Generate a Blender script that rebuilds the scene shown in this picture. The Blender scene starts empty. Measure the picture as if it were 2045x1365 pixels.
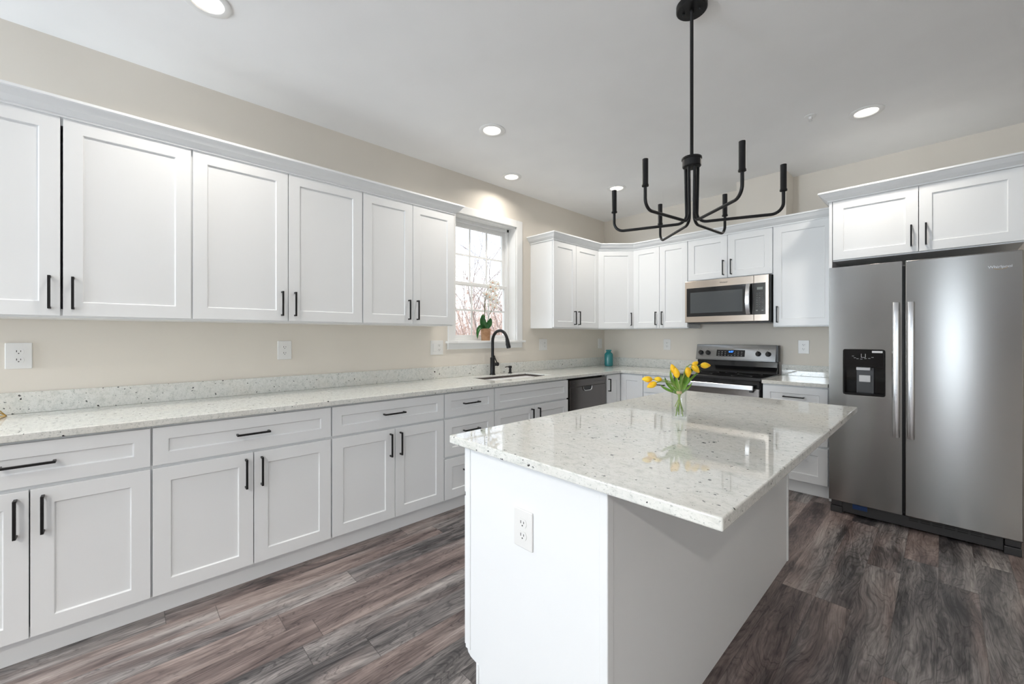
import bpy, bmesh, math, random
from mathutils import Vector, Matrix
random.seed(7)
S = bpy.context.scene
COL = S.collection
PI = math.pi
# ------------------------------------------------------------------ key dimensions (metres)
YB = 4.62          # back wall
ZC = 2.80          # ceiling
XR, YR = 6.4, -4.6 # right wall, rear wall (behind the camera)

# ------------------------------------------------------------------ camera
cam_d = bpy.data.cameras.new('camera'); cam = bpy.data.objects.new('camera', cam_d); COL.objects.link(cam)
cam_d.sensor_width = 36.0; cam_d.lens = 816.2 / 2045 * 36.0
cam_d.shift_y = -(682.5 - 670.9) / 2045
cam_d.clip_start = 0.02
cam.location = (3.0856, 0.0, 1.2881)
cam.rotation_euler = (math.radians(90), 0, math.radians(46.4953))
S.camera = cam

# ------------------------------------------------------------------ view, world, lights
S.view_settings.view_transform = 'Standard'; S.view_settings.look = 'None'
S.view_settings.gamma = 1.0; S.view_settings.use_curve_mapping = False
S.view_settings.exposure = 0.30
try:
    S.cycles.use_denoising = True
    S.cycles.max_bounces = 10; S.cycles.diffuse_bounces = 6; S.cycles.transmission_bounces = 8
    S.cycles.transparent_max_bounces = 12; S.cycles.sample_clamp_indirect = 6.0
except Exception: pass

world = bpy.data.worlds.new('sky'); S.world = world; world.use_nodes = True
wn = world.node_tree; wn.nodes.clear()
wo = wn.nodes.new('ShaderNodeOutputWorld'); wb = wn.nodes.new('ShaderNodeBackground')
wt = wn.nodes.new('ShaderNodeTexCoord'); wno = wn.nodes.new('ShaderNodeTexNoise'); wr = wn.nodes.new('ShaderNodeValToRGB')
wno.inputs['Scale'].default_value = 4.0; wno.inputs['Detail'].default_value = 5
wr.color_ramp.elements[0].position = .42; wr.color_ramp.elements[0].color = (.74, .80, .93, 1)
wr.color_ramp.elements[1].position = .55; wr.color_ramp.elements[1].color = (1, 1, 1, 1)
wn.links.new(wt.outputs['Generated'], wno.inputs['Vector']); wn.links.new(wno.outputs['Fac'], wr.inputs['Fac'])
wn.links.new(wr.outputs['Color'], wb.inputs['Color']); wn.links.new(wb.outputs[0], wo.inputs[0])
wb.inputs['Strength'].default_value = 2.0

def area(name, loc, rot, sx, sy, power, col=(1, 1, 1), spread=180, shape='RECTANGLE'):
    d = bpy.data.lights.new(name, 'AREA'); d.shape = shape; d.size = sx
    if shape in ('RECTANGLE', 'ELLIPSE'): d.size_y = sy
    d.energy = power; d.color = col; d.spread = math.radians(spread)
    o = bpy.data.objects.new(name, d); COL.objects.link(o); o.location = loc; o.rotation_euler = rot
    return o
# added fill lamps at unseen rear and side windows, tilted to brighten ceiling
COOL = (.80, .90, 1.0)
REAR_WIN = [(0.05, .95, .4, 2.4, 120), (3.02, 3.42, .1, 2.35, 17), (4.5, 6.2, .6, 2.4, 5)]  # unseen; middle strip read off the refrigerator reflection, outer two made up for light
SIDE_WIN = [(-4.0, -1.6, .5, 2.4, 4)]  # made-up window, out of view, for a weak fill lamp
for i, (x0, x1, z0, z1, w) in enumerate(REAR_WIN):
    area('rear_window_fill', ((x0 + x1) / 2, YR + .40, (z0 + z1) / 2), (math.radians(134), 0, 0), x1 - x0 - .08, z1 - z0 - .08, w, COOL)
for (y0, y1, z0, z1, w) in SIDE_WIN:
    area('side_window_fill', (XR - .40, (y0 + y1) / 2, (z0 + z1) / 2), (math.radians(134), 0, math.radians(90)), y1 - y0 - .08, z1 - z0 - .08, w, COOL)

# ------------------------------------------------------------------ materials
def mat(name, col, rough=.5, metal=0.0, **kw):
    m = bpy.data.materials.new(name); m.use_nodes = True
    b = m.node_tree.nodes['Principled BSDF']
    b.inputs['Base Color'].default_value = (*col, 1); b.inputs['Roughness'].default_value = rough
    b.inputs['Metallic'].default_value = metal
    for k, v in kw.items():
        b.inputs[k.replace('_', ' ')].default_value = v
    return m
def N(m, t, **kw):
    n = m.node_tree.nodes.new(t)
    for k, v in kw.items(): setattr(n, k, v)
    return n
def LK(m, a, b): m.node_tree.links.new(a, b)
def bsdf(m): return m.node_tree.nodes['Principled BSDF']
def ramp(m, fac, stops, interp='LINEAR'):
    r = N(m, 'ShaderNodeValToRGB'); r.color_ramp.interpolation = interp
    e = r.color_ramp.elements
    while len(e) > 1: e.remove(e[-1])
    e[0].position = stops[0][0]; e[0].color = (*stops[0][1], 1)
    for p, c in stops[1:]:
        x = e.new(p); x.color = (*c, 1)
    LK(m, fac, r.inputs['Fac']); return r.outputs['Color']
def math_(m, op, a, b=None, c=None):
    n = N(m, 'ShaderNodeMath', operation=op)
    for i, v in enumerate((a, b, c)):
        if v is None: continue
        if isinstance(v, (int, float)): n.inputs[i].default_value = v
        else: LK(m, v, n.inputs[i])
    return n.outputs[0]
def noise(m, vec, scale, detail=2, rough=.5, dist=0.0, out='Fac'):
    n = N(m, 'ShaderNodeTexNoise'); n.inputs['Scale'].default_value = scale; n.inputs['Detail'].default_value = detail
    n.inputs['Roughness'].default_value = rough; n.inputs['Distortion'].default_value = dist
    LK(m, vec, n.inputs['Vector']); return n.outputs[out]
def mapping(m, vec, scale=(1, 1, 1), rot=(0, 0, 0), loc=(0, 0, 0)):
    n = N(m, 'ShaderNodeMapping'); n.inputs['Scale'].default_value = scale; n.inputs['Rotation'].default_value = rot
    n.inputs['Location'].default_value = loc; LK(m, vec, n.inputs['Vector']); return n.outputs[0]
def coord(m, kind='Object'): return N(m, 'ShaderNodeTexCoord').outputs[kind]
def geo_pos(m): return N(m, 'ShaderNodeNewGeometry').outputs['Position']
def mixc(m, fac, a, b, mode='MIX'):
    n = N(m, 'ShaderNodeMix', data_type='RGBA', blend_type=mode)
    if isinstance(fac, (int, float)): n.inputs['Factor'].default_value = fac
    else: LK(m, fac, n.inputs['Factor'])
    for s, v in (('A', a), ('B', b)):
        i = [x for x in n.inputs if x.name == s and x.type == 'RGBA'][0]
        if isinstance(v, tuple): i.default_value = (*v, 1)
        else: LK(m, v, i)
    return [x for x in n.outputs if x.type == 'RGBA'][0]
def bump(m, h, strength=.1, dist=.01):
    n = N(m, 'ShaderNodeBump'); n.inputs['Strength'].default_value = strength; n.inputs['Distance'].default_value = dist
    LK(m, h, n.inputs['Height']); LK(m, n.outputs[0], bsdf(m).inputs['Normal'])

def paint(name, col, rough, bs=.04):
    m = mat(name, col, rough); g = geo_pos(m)
    c = mixc(m, ramp(m, noise(m, g, 3.0, 2), [(.35, (0, 0, 0)), (.65, (1, 1, 1))]), tuple(x * .985 for x in col), tuple(min(1, x * 1.01) for x in col))
    LK(m, c, bsdf(m).inputs['Base Color']); bump(m, noise(m, g, 260, 2), bs, .002); return m
M_WALL = paint('beige_wall_paint', (.765, .72, .65), .75)
M_WALLR = paint('darkened_rear_wall', (.22, .20, .18), .75)  # unseen rear wall darkened so the refrigerator mirrors a darker room
M_CEIL = paint('ceiling_paint', (.92, .93, .94), .9)
M_TRIM = mat('white_trim_paint', (.86, .87, .87), .35)
M_CAB = mat('white_cabinet_paint', (.845, .865, .88), .32)
M_CABIN = mat('cabinet_interior', (.55, .53, .50), .6)
M_BLACK = mat('matte_black_metal', (.012, .012, .013), .38, .4)
M_BLACKP = mat('black_plastic', (.012, .012, .012), .35)
M_DGREY = mat('dark_grey_plastic', (.045, .045, .047), .4)
M_GLASSB = mat('black_glass', (.008, .008, .009), .06)
M_GLASSW = mat('oven_window_glass', (.075, .083, .088), .07)
M_CERAM = mat('cooktop_glass', (.018, .018, .019), .12)
M_WPLAST = mat('white_plastic', (.80, .80, .79), .3)
M_SLOT = mat('slot_dark', (.02, .02, .02), .6)
M_GOLD = mat('brass_wire', (.55, .36, .12), .3, 1.0)
M_LCD = mat('lcd_grey', (.20, .22, .20), .3)
M_KEY = mat('key_print_grey', (.12, .12, .12), .4)
M_BLUEF = mat('blue_film', (.01, .04, .14), .4)
M_PASTE = mat('pale_sticker', (.7, .7, .7), .4)

def steel(name, col, rough, aniso=.9):
    m = mat(name, col, rough, 1.0); b = bsdf(m)
    b.inputs['Anisotropic'].default_value = aniso; b.inputs['Anisotropic Rotation'].default_value = .25
    t = N(m, 'ShaderNodeTangent', direction_type='RADIAL', axis='Z'); LK(m, t.outputs[0], b.inputs['Tangent'])
    return m
M_STEEL = steel('brushed_stainless', (.38, .375, .365), .21)
M_STEELW = steel('warm_stainless', (.52, .46, .405), .28)
M_STEELG = steel('range_grey_stainless', (.24, .245, .25), .36)
M_STEELD = steel('dark_stainless', (.165, .152, .145), .26)
M_CHROME = mat('satin_handle_metal', (.80, .81, .83), .22, 1.0)
M_SINK = mat('dark_sink_composite', (.060, .048, .044), .45)

def granite():
    m = mat('white_speckled_granite', (.8, .8, .76), .035)
    g = geo_pos(m)
    gs = mapping(m, g, (1.0, 2.0, 1.6), (0, 0, math.radians(28)))
    n1 = noise(m, gs, 26, 6, .7, .6)
    base = ramp(m, n1, [(.26, (.46, .49, .46)), (.38, (.64, .66, .63)), (.50, (.755, .765, .735)), (.75, (.83, .83, .81))])
    n2 = noise(m, gs, 95, 4, .7, .4)
    veins = ramp(m, n2, [(.34, (1, 1, 1)), (.44, (0, 0, 0))])
    base = mixc(m, math_(m, 'MULTIPLY', veins, .6), base, (.38, .41, .39))
    n3 = noise(m, g, 3.2, 2)
    base = mixc(m, math_(m, 'MULTIPLY', ramp(m, n3, [(.45, (0, 0, 0)), (.7, (1, 1, 1))]), .25), base, (.80, .74, .64))
    def specks(scale, thr, rad, off):
        v = N(m, 'ShaderNodeTexVoronoi'); v.inputs['Scale'].default_value = scale
        wv = N(m, 'ShaderNodeVectorMath', operation='ADD')
        LK(m, mapping(m, g, (1.0, 1.25, 1.1), (0, 0, math.radians(24)), (off, off * 2, 0)), wv.inputs[0])
        nn = N(m, 'ShaderNodeVectorMath', operation='SCALE'); nn.inputs['Scale'].default_value = .022
        LK(m, noise(m, g, 75, 3, .7, out='Color'), nn.inputs[0]); LK(m, nn.outputs[0], wv.inputs[1])
        LK(m, wv.outputs[0], v.inputs['Vector'])
        sp = N(m, 'ShaderNodeSeparateColor'); LK(m, v.outputs['Color'], sp.inputs[0])
        sel = math_(m, 'GREATER_THAN', sp.outputs[0], thr)
        rr = math_(m, 'MULTIPLY', sp.outputs[1], rad)
        return math_(m, 'MULTIPLY', sel, math_(m, 'LESS_THAN', v.outputs['Distance'], rr))
    s1 = specks(36, .82, .27, 0); s2 = specks(72, .82, .33, 3.3)
    s3 = specks(150, .80, .42, 7.7)
    base = mixc(m, math_(m, 'MULTIPLY', s3, .55), base, (.24, .26, .25))
    base = mixc(m, s2, base, (.09, .10, .10))
    base = mixc(m, s1, base, (.012, .013, .018))
    LK(m, base, bsdf(m).inputs['Base Color']); bsdf(m).inputs['Specular IOR Level'].default_value = .85; return m
M_GRAN = granite()

def floor_mat():
    m = mat('vinyl_wood_planks', (.1, .09, .08), .38)
    p = geo_pos(m); sp = N(m, 'ShaderNodeSeparateXYZ'); LK(m, p, sp.inputs[0])
    W, LEN = .140, 1.20
    rx = math_(m, 'DIVIDE', math_(m, 'ADD', sp.outputs[0], 20.03), W); row = math_(m, 'FLOOR', rx); fx = math_(m, 'FRACT', rx)
    wn1 = N(m, 'ShaderNodeTexWhiteNoise', noise_dimensions='1D'); LK(m, row, wn1.inputs['W'])
    ry = math_(m, 'ADD', math_(m, 'DIVIDE', math_(m, 'ADD', sp.outputs[1], 20), LEN), wn1.outputs['Value'])
    cl = math_(m, 'FLOOR', ry); fy = math_(m, 'FRACT', ry)
    idv = N(m, 'ShaderNodeCombineXYZ'); LK(m, row, idv.inputs[0]); LK(m, cl, idv.inputs[1])
    wn2 = N(m, 'ShaderNodeTexWhiteNoise', noise_dimensions='3D'); LK(m, idv.outputs[0], wn2.inputs['Vector'])
    rc = N(m, 'ShaderNodeSeparateColor'); LK(m, wn2.outputs['Color'], rc.inputs[0])
    off = N(m, 'ShaderNodeVectorMath', operation='SCALE'); off.inputs['Scale'].default_value = 37.0; LK(m, wn2.outputs['Color'], off.inputs[0])
    pv = N(m, 'ShaderNodeVectorMath', operation='ADD'); LK(m, p, pv.inputs[0]); LK(m, off.outputs[0], pv.inputs[1])
    P = pv.outputs[0]
    # domain warp
    wpn = noise(m, mapping(m, P, (4.5, 1.1, 1)), 1.0, 1.5, .5, out='Color')
    ws = N(m, 'ShaderNodeVectorMath', operation='SCALE'); ws.inputs['Scale'].default_value = .16; LK(m, wpn, ws.inputs[0])
    wa = N(m, 'ShaderNodeVectorMath', operation='ADD'); LK(m, P, wa.inputs[0]); LK(m, ws.outputs[0], wa.inputs[1])
    PW = wa.outputs[0]
    broad = noise(m, mapping(m, PW, (12, 1.3, 1)), 1.0, 6, .62)               # light / dark bands
    hgt = noise(m, mapping(m, PW, (6.5, 1.1, 1)), 1.0, 3, .5)
    sn = math_(m, 'ABSOLUTE', math_(m, 'SINE', math_(m, 'MULTIPLY', hgt, 85.0)))
    lines = math_(m, 'MAXIMUM', math_(m, 'MULTIPLY', math_(m, 'SUBTRACT', .55, sn), 1.8), 0.0)
    sn2 = math_(m, 'ABSOLUTE', math_(m, 'SINE', math_(m, 'MULTIPLY', hgt, 230.0)))
    lines2 = math_(m, 'MAXIMUM', math_(m, 'MULTIPLY', math_(m, 'SUBTRACT', .6, sn2), 1.6), 0.0)
    fine = noise(m, mapping(m, PW, (150, 6, 1)), 1.0, 4, .7)
    dark = ramp(m, noise(m, mapping(m, PW, (9, 2.2, 1)), 1.0, 3, .6), [(.56, (0, 0, 0)), (.70, (1, 1, 1))])
    tone = noise(m, mapping(m, P, (6.0, .8, 1)), 1.3, 2)
    strip = noise(m, mapping(m, P, (13, .35, 1)), 1.0, 0)
    val = math_(m, 'SUBTRACT', broad, math_(m, 'MULTIPLY', lines, .10))
    val = math_(m, 'SUBTRACT', val, math_(m, 'MULTIPLY', lines2, .05))
    val = math_(m, 'SUBTRACT', val, math_(m, 'MULTIPLY', dark, .17))
    val = math_(m, 'ADD', val, math_(m, 'MULTIPLY', math_(m, 'SUBTRACT', fine, .5), .60))
    val = math_(m, 'ADD', val, math_(m, 'MULTIPLY', math_(m, 'SUBTRACT', strip, .5), .30))
    val = math_(m, 'ADD', val, math_(m, 'MULTIPLY', math_(m, 'SUBTRACT', rc.outputs[0], .68), .17))
    grey = ramp(m, val, [(.20, (.026, .024, .026)), (.34, (.090, .083, .084)), (.48, (.20, .183, .180)), (.70, (.43, .395, .38))])
    brown = ramp(m, val, [(.20, (.034, .024, .024)), (.34, (.108, .080, .076)), (.50, (.205, .160, .148)), (.72, (.38, .31, .285))])
    mixf = math_(m, 'ADD', math_(m, 'MULTIPLY', rc.outputs[1], .7), math_(m, 'MULTIPLY', math_(m, 'SUBTRACT', tone, .35), 1.2))
    mf = ramp(m, mixf, [(.35, (0, 0, 0)), (.65, (1, 1, 1))])
    c = mixc(m, mf, grey, brown)
    ex = math_(m, 'MINIMUM', fx, math_(m, 'SUBTRACT', 1.0, fx)); ey = math_(m, 'MINIMUM', fy, math_(m, 'SUBTRACT', 1.0, fy))
    seam = math_(m, 'MAXIMUM', math_(m, 'LESS_THAN', ex, .006), math_(m, 'LESS_THAN', ey, .0011))
    c = mixc(m, math_(m, 'MULTIPLY', seam, .6), c, (.02, .018, .018))
    LK(m, c, bsdf(m).inputs['Base Color'])
    LK(m, math_(m, 'MULTIPLY_ADD', fine, .25, .28), bsdf(m).inputs['Roughness'])
    bump(m, math_(m, 'SUBTRACT', fine, math_(m, 'MULTIPLY', seam, .8)), .12, .002)
    return m
M_FLOOR = floor_mat()

def glass_pane(name, tint=(1, 1, 1), gl=.07, edge=.5):
    m = bpy.data.materials.new(name); m.use_nodes = True; nt = m.node_tree; nt.nodes.clear()
    o = nt.nodes.new('ShaderNodeOutputMaterial'); mx = nt.nodes.new('ShaderNodeMixShader')
    t = nt.nodes.new('ShaderNodeBsdfTransparent'); g = nt.nodes.new('ShaderNodeBsdfGlossy')
    t.inputs[0].default_value = (*tint, 1); g.inputs['Roughness'].default_value = .01
    lw = nt.nodes.new('ShaderNodeLayerWeight'); lw.inputs[0].default_value = .25
    mu = nt.nodes.new('ShaderNodeMath'); mu.operation = 'MULTIPLY_ADD'; mu.inputs[1].default_value = edge; mu.inputs[2].default_value = gl
    nt.links.new(lw.outputs['Fresnel'], mu.inputs[0]); nt.links.new(mu.outputs[0], mx.inputs[0])
    nt.links.new(t.outputs[0], mx.inputs[1]); nt.links.new(g.outputs[0], mx.inputs[2]); nt.links.new(mx.outputs[0], o.inputs[0])
    return m
M_PANE = glass_pane('window_glass', (.97, .99, .99), .02)
M_VASE = glass_pane('clear_vase_glass', (.985, .995, .99), .03, .22)
M_TEAL = mat('teal_bottle_glass', (.05, .42, .45), .08); bsdf(M_TEAL).inputs['Transmission Weight'].default_value = .45
M_WATER = glass_pane('water', (.99, .995, .995), .015, .1)

def emis(name, col, s):
    m = bpy.data.materials.new(name); m.use_nodes = True; nt = m.node_tree; nt.nodes.clear()
    o = nt.nodes.new('ShaderNodeOutputMaterial'); e = nt.nodes.new('ShaderNodeEmission')
    e.inputs[0].default_value = (*col, 1); e.inputs[1].default_value = s; nt.links.new(e.outputs[0], o.inputs[0]); return m
M_BULB = emis('lit_lamp_diffuser', (1, .92, .80), 3.0)
M_LED = emis('blue_led_digits', (.05, .25, 1.0), 3.0)
def veg(name, c0, c1, rough=.5, scale=30):
    m = mat(name, c0, rough); o = coord(m)
    LK(m, ramp(m, noise(m, o, scale, 3), [(.35, c0), (.65, c1)]), bsdf(m).inputs['Base Color']); return m
M_TULIP = veg('yellow_tulip_petals', (.92, .46, .006), (.95, .66, .02), .5, 40)
M_STEM = veg('green_stem', (.16, .28, .04), (.36, .45, .14))
M_LEAF = veg('tulip_leaf', (.06, .19, .02), (.22, .40, .05), .4, 25)
M_OLEAF = veg('orchid_leaf', (.008, .07, .012), (.03, .15, .03), .3, 20)
M_OPETAL = veg('orchid_petal', (.86, .86, .82), (.93, .92, .86), .5)
M_OLIP = mat('orchid_lip', (.75, .35, .18), .5)
M_OSTEM = mat('orchid_stem', (.12, .13, .05), .5)
M_RAFFIA = mat('raffia_tie', (.62, .47, .27), .8)
M_TERRA = veg('terracotta', (.33, .17, .085), (.46, .27, .155), .8, 25)
M_BARK = veg('bare_bark', (.22, .17, .16), (.36, .30, .28), .9, 8)
M_SHRUB = veg('dry_brush', (.50, .36, .31), (.75, .60, .54), .9, 3)
M_GROUND = veg('leaf_litter', (.40, .32, .26), (.60, .53, .44), 1.0, 2)
M_SIDING = mat('pinkish_siding', (.62, .50, .48), .8)

# ------------------------------------------------------------------ mesh helpers
class MB:
    """collects shapes, then builds ONE mesh object"""
    def __init__(s): s.v = []; s.f = []; s.mi = []; s.sm = []
    def add(s, vs, fs, mi=0, smooth=False):
        b = len(s.v); s.v += [tuple(x) for x in vs]
        for f in fs: s.f.append([i + b for i in f]); s.mi.append(mi); s.sm.append(smooth)
        return s
    def box(s, x0, x1, y0, y1, z0, z1, mi=0):
        return s.add([(x0, y0, z0), (x1, y0, z0), (x1, y1, z0), (x0, y1, z0), (x0, y0, z1), (x1, y0, z1), (x1, y1, z1), (x0, y1, z1)],
                     [(0, 3, 2, 1), (4, 5, 6, 7), (0, 1, 5, 4), (1, 2, 6, 5), (2, 3, 7, 6), (3, 0, 4, 7)], mi)
    def lathe(s, prof, c=(0, 0, 0), n=32, mi=0, axis='Z', smooth=True, caps=True):
        vs = []; fs = []
        for r, z in prof:
            for k in range(n):
                a = 2 * PI * k / n; p = (r * math.cos(a), r * math.sin(a), z)
                if axis == 'Y': p = (p[0], p[2], p[1])
                elif axis == 'X': p = (p[2], p[0], p[1])
                vs.append((p[0] + c[0], p[1] + c[1], p[2] + c[2]))
        for i in range(len(prof) - 1):
            for k in range(n):
                fs.append((i * n + k, i * n + (k + 1) % n, (i + 1) * n + (k + 1) % n, (i + 1) * n + k))
        if caps:
            fs.append(tuple(reversed(range(n)))); fs.append(tuple((len(prof) - 1) * n + k for k in range(n)))
        return s.add(vs, fs, mi, smooth)
    def cyl(s, c, r, h, n=24, axis='Z', mi=0): return s.lathe([(r, 0), (r, h)], c, n, mi, axis, False)
    def tube(s, pts, r, n=12, mi=0, caps=True):
        pts = [Vector(p) for p in pts]; rs = r if isinstance(r, (list, tuple)) else [r] * len(pts)
        vs = []; fs = []; up = None
        for i, p in enumerate(pts):
            t = (pts[min(i + 1, len(pts) - 1)] - pts[max(i - 1, 0)]).normalized()
            if up is None:
                a = Vector((0, 0, 1)) if abs(t.z) < .9 else Vector((1, 0, 0)); up = (a - t * a.dot(t)).normalized()
            else: up = (up - t * up.dot(t)).normalized()
            b = t.cross(up)
            for k in range(n):
                a = 2 * PI * k / n; vs.append(tuple(p + (up * math.cos(a) + b * math.sin(a)) * rs[i]))
        for i in range(len(pts) - 1):
            for k in range(n): fs.append((i * n + k, i * n + (k + 1) % n, (i + 1) * n + (k + 1) % n, (i + 1) * n + k))
        if caps: fs.append(tuple(reversed(range(n)))); fs.append(tuple((len(pts) - 1) * n + k for k in range(n)))
        return s.add(vs, fs, mi, True)
    def xform(s, M):
        s.v = [tuple(M @ Vector(p)) for p in s.v]; return s
    def build(s, name, m, parent=None, loc=(0, 0, 0), bevel=0.0, seg=2, props=None):
        me = bpy.data.meshes.new(name); me.from_pydata(s.v, [], s.f)
        ms = m if isinstance(m, (list, tuple)) else [m]
        for x in ms: me.materials.append(x)
        me.polygons.foreach_set('material_index', s.mi); me.polygons.foreach_set('use_smooth', s.sm)
        bm = bmesh.new(); bm.from_mesh(me); bmesh.ops.recalc_face_normals(bm, faces=bm.faces); bm.to_mesh(me); bm.free()
        me.update()
        o = bpy.data.objects.new(name, me); COL.objects.link(o); o.parent = parent; o.location = loc
        if any(s.sm):
            try:
                for e in me.edges: pass
                bm = bmesh.new(); bm.from_mesh(me)
                for e in bm.edges:
                    if len(e.link_faces) == 2 and e.calc_face_angle(0) > math.radians(40): e.smooth = False
                bm.to_mesh(me); bm.free()
            except Exception: pass
        if bevel:
            b = o.modifiers.new('bevel', 'BEVEL'); b.width = bevel; b.segments = seg; b.limit_method = 'ANGLE'; b.angle_limit = math.radians(40)
            b.harden_normals = False
        if props:
            for k, v_ in props.items(): o[k] = v_
        return o
def thing(name, label, cat, loc=(0, 0, 0), rz=0.0, group=None):
    o = bpy.data.objects.new(name, None); COL.objects.link(o); o.location = loc; o.rotation_euler = (0, 0, rz)
    o.empty_display_size = .1; o['label'] = label; o['category'] = cat
    if group: o['group'] = group
    return o
def tag(o, label, cat, group=None):
    o['label'] = label; o['category'] = cat
    if group: o['group'] = group
    return o
def struct(mb, name, m, **k):
    o = mb.build(name, m, **k); o['kind'] = 'structure'; return o
def text_mesh(name, txt, size, m, parent, loc, rot, depth=.0006, label=None):
    cu = bpy.data.curves.new('t', 'FONT'); cu.body = txt; cu.size = size; cu.extrude = depth; cu.align_x = 'CENTER'; cu.align_y = 'CENTER'
    t = bpy.data.objects.new('t', cu); COL.objects.link(t)
    bpy.context.view_layer.update()
    me = bpy.data.meshes.new_from_object(t.evaluated_get(bpy.context.evaluated_depsgraph_get()))
    bpy.data.objects.remove(t); me.materials.clear(); me.materials.append(m)
    o = bpy.data.objects.new(name, me); COL.objects.link(o); o.parent = parent; o.location = loc; o.rotation_euler = rot
    if label: o['label'] = label
    return o

# ------------------------------------------------------------------ room shell
LX0 = -.18   # outer face of the left wall
WY0, WY1, WZ0, WZ1 = 2.197, 2.988, 1.245, 2.43
struct(MB().box(-.18, XR + .15, YR - .15, YB + .15, -.12, 0), 'floor', M_FLOOR)
struct(MB().box(-.18, XR + .15, YR - .15, YB + .15, ZC, ZC + .12), 'ceiling', M_CEIL)
w = MB()
w.box(LX0, 0, YR, WY0, 0, ZC).box(LX0, 0, WY1, YB + .15, 0, ZC).box(LX0, 0, WY0, WY1, 0, WZ0 - .03).box(LX0, 0, WY0, WY1, WZ1, ZC)
struct(w, 'wall_left', M_WALL)
struct(MB().box(0, XR + .15, YB, YB + .15, 0, ZC), 'wall_back', M_WALL)
struct(MB().box(1.69, 2.106, 4.366, YB - .001, 2.297, ZC - .001), 'wall_chase', M_WALL)
def wall_with_holes(axis, a0, a1, const0, const1, holes, name):
    m = MB(); cur = a0
    def bx(p0, p1, z0, z1):
        if axis == 'x': m.box(p0, p1, const0, const1, z0, z1)
        else: m.box(const0, const1, p0, p1, z0, z1)
    for (h0, h1, z0, z1) in sorted(holes):
        bx(cur, h0, 0, ZC); bx(h0, h1, 0, z0); bx(h0, h1, z1, ZC); cur = h1
    bx(cur, a1, 0, ZC); return struct(m, name, M_WALLR if name == 'wall_rear' else M_WALL)
wall_with_holes('x', -.18, XR + .15, YR - .15, YR, [h[:4] for h in REAR_WIN], 'wall_rear')
wall_with_holes('y', YR, YB, XR, XR + .15, [h[:4] for h in SIDE_WIN], 'wall_right')
wi = 2
for axis, lst in (('x', REAR_WIN), ('y', SIDE_WIN)):  # frames and panes of the unseen windows behind the fill lamps
    for h in lst:
        a0, a1, z0, z1 = h[:4]
        f = MB(); t = .05; c0, c1 = ((YR - .10, YR - .04) if axis == 'x' else (XR + .04, XR + .10))
        for (p0, p1, q0, q1) in ((a0, a0 + t, z0, z1), (a1 - t, a1, z0, z1), (a0, a1, z0, z0 + t), (a0, a1, z1 - t, z1), ((a0 + a1) / 2 - .02, (a0 + a1) / 2 + .02, z0, z1)):
            if axis == 'x': f.box(p0, p1, c0, c1, q0, q1)
            else: f.box(c0, c1, p0, p1, q0, q1)
        o = struct(f, 'window_%d' % wi, M_TRIM)
        g = MB(); cm = (c0 + c1) / 2
        if axis == 'x': g.box(a0 + t, a1 - t, cm - .003, cm + .003, z0 + t, z1 - t)
        else: g.box(cm - .003, cm + .003, a0 + t, a1 - t, z0 + t, z1 - t)
        g.build('pane', M_PANE, o); wi += 1
# baseboards where the walls are free
struct(MB().box(0, .014, YR, -.70, 0, .13), 'baseboard_left', M_TRIM, bevel=.003)
struct(MB().box(3.50, XR, YB - .014, YB, 0, .13), 'baseboard_back', M_TRIM, bevel=.003)

# ------------------------------------------------------------------ kitchen window (left wall)
win = thing('window_1', 'white double-hung window', 'window'); del win['label']; del win['category']; win['kind'] = 'structure'
c = MB()
c.box(.0, .02, 2.122, WY0 + .004, WZ0, 2.498).box(0, .02, WY1 - .004, 3.064, WZ0, 2.498).box(0, .02, WY0 + .004, WY1 - .004, WZ1 - .004, 2.498)
c.build('casing', M_TRIM, win, bevel=.003)
j = MB(); j.box(-.10, 0.001, WY0 - .0, WY0 + .012, WZ0, WZ1).box(-.10, .001, WY1 - .012, WY1, WZ0, WZ1).box(-.10, .001, WY0, WY1, WZ1 - .012, WZ1)
j.build('jamb', M_TRIM, win)
MB().box(-.10, .048, WY0, WY1, WZ0 - .022, WZ0).box(0, .048, 2.100, WY0, WZ0 - .022, WZ0).box(0, .048, WY1, 3.086, WZ0 - .022, WZ0).build('sill', M_TRIM, win, bevel=.004)
MB().box(0, .018, 2.118, 3.064, 1.168, WZ0 - .022).build('apron', M_TRIM, win, bevel=.003)
f = MB()
a, b = WY0 + .012, WY1 - .012
f.box(-.175, -.10, a, a + .028, WZ0, WZ1 - .012).box(-.175, -.10, b - .028, b, WZ0, WZ1 - .012).box(-.175, -.10, a, b, WZ1 - .042, WZ1 - .012).box(-.175, -.10, a, b, WZ0, WZ0 + .02)
f.build('frame', M_TRIM, win, bevel=.002)
def sash(xc, y0, y1, z0, z1, st, rb, rt):
    s = MB(); h = .014
    s.box(xc - h, xc + h, y0, y0 + st, z0, z1).box(xc - h, xc + h, y1 - st, y1, z0, z1).box(xc - h, xc + h, y0 + st, y1 - st, z0, z0 + rb).box(xc - h, xc + h, y0 + st, y1 - st, z1 - rt, z1)
    o = s.build('sash', M_TRIM, win, bevel=.002)
    gy0, gy1, gz0, gz1 = y0 + st, y1 - st, z0 + rb, z1 - rt
    MB().box(xc - .003, xc + .003, gy0, gy1, gz0, gz1).build('pane', M_PANE, o)
    mu = MB(); w_ = .0085
    for k in (1, 2):
        yy = gy0 + (gy1 - gy0) * k / 3; mu.box(xc + .0035, xc + .011, yy - w_, yy + w_, gz0, gz1)
    zz = (gz0 + gz1) / 2; mu.box(xc + .0035, xc + .0105, gy0, gy1, zz - w_, zz + w_)
    mu.build('muntins', M_TRIM, o)
sash(-.118, a + .028, b - .028, WZ0 + .02, 1.815, .030, .035, .030)
sash(-.150, a + .028, b - .028, 1.785, WZ1 - .042, .034, .030, .038)

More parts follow.
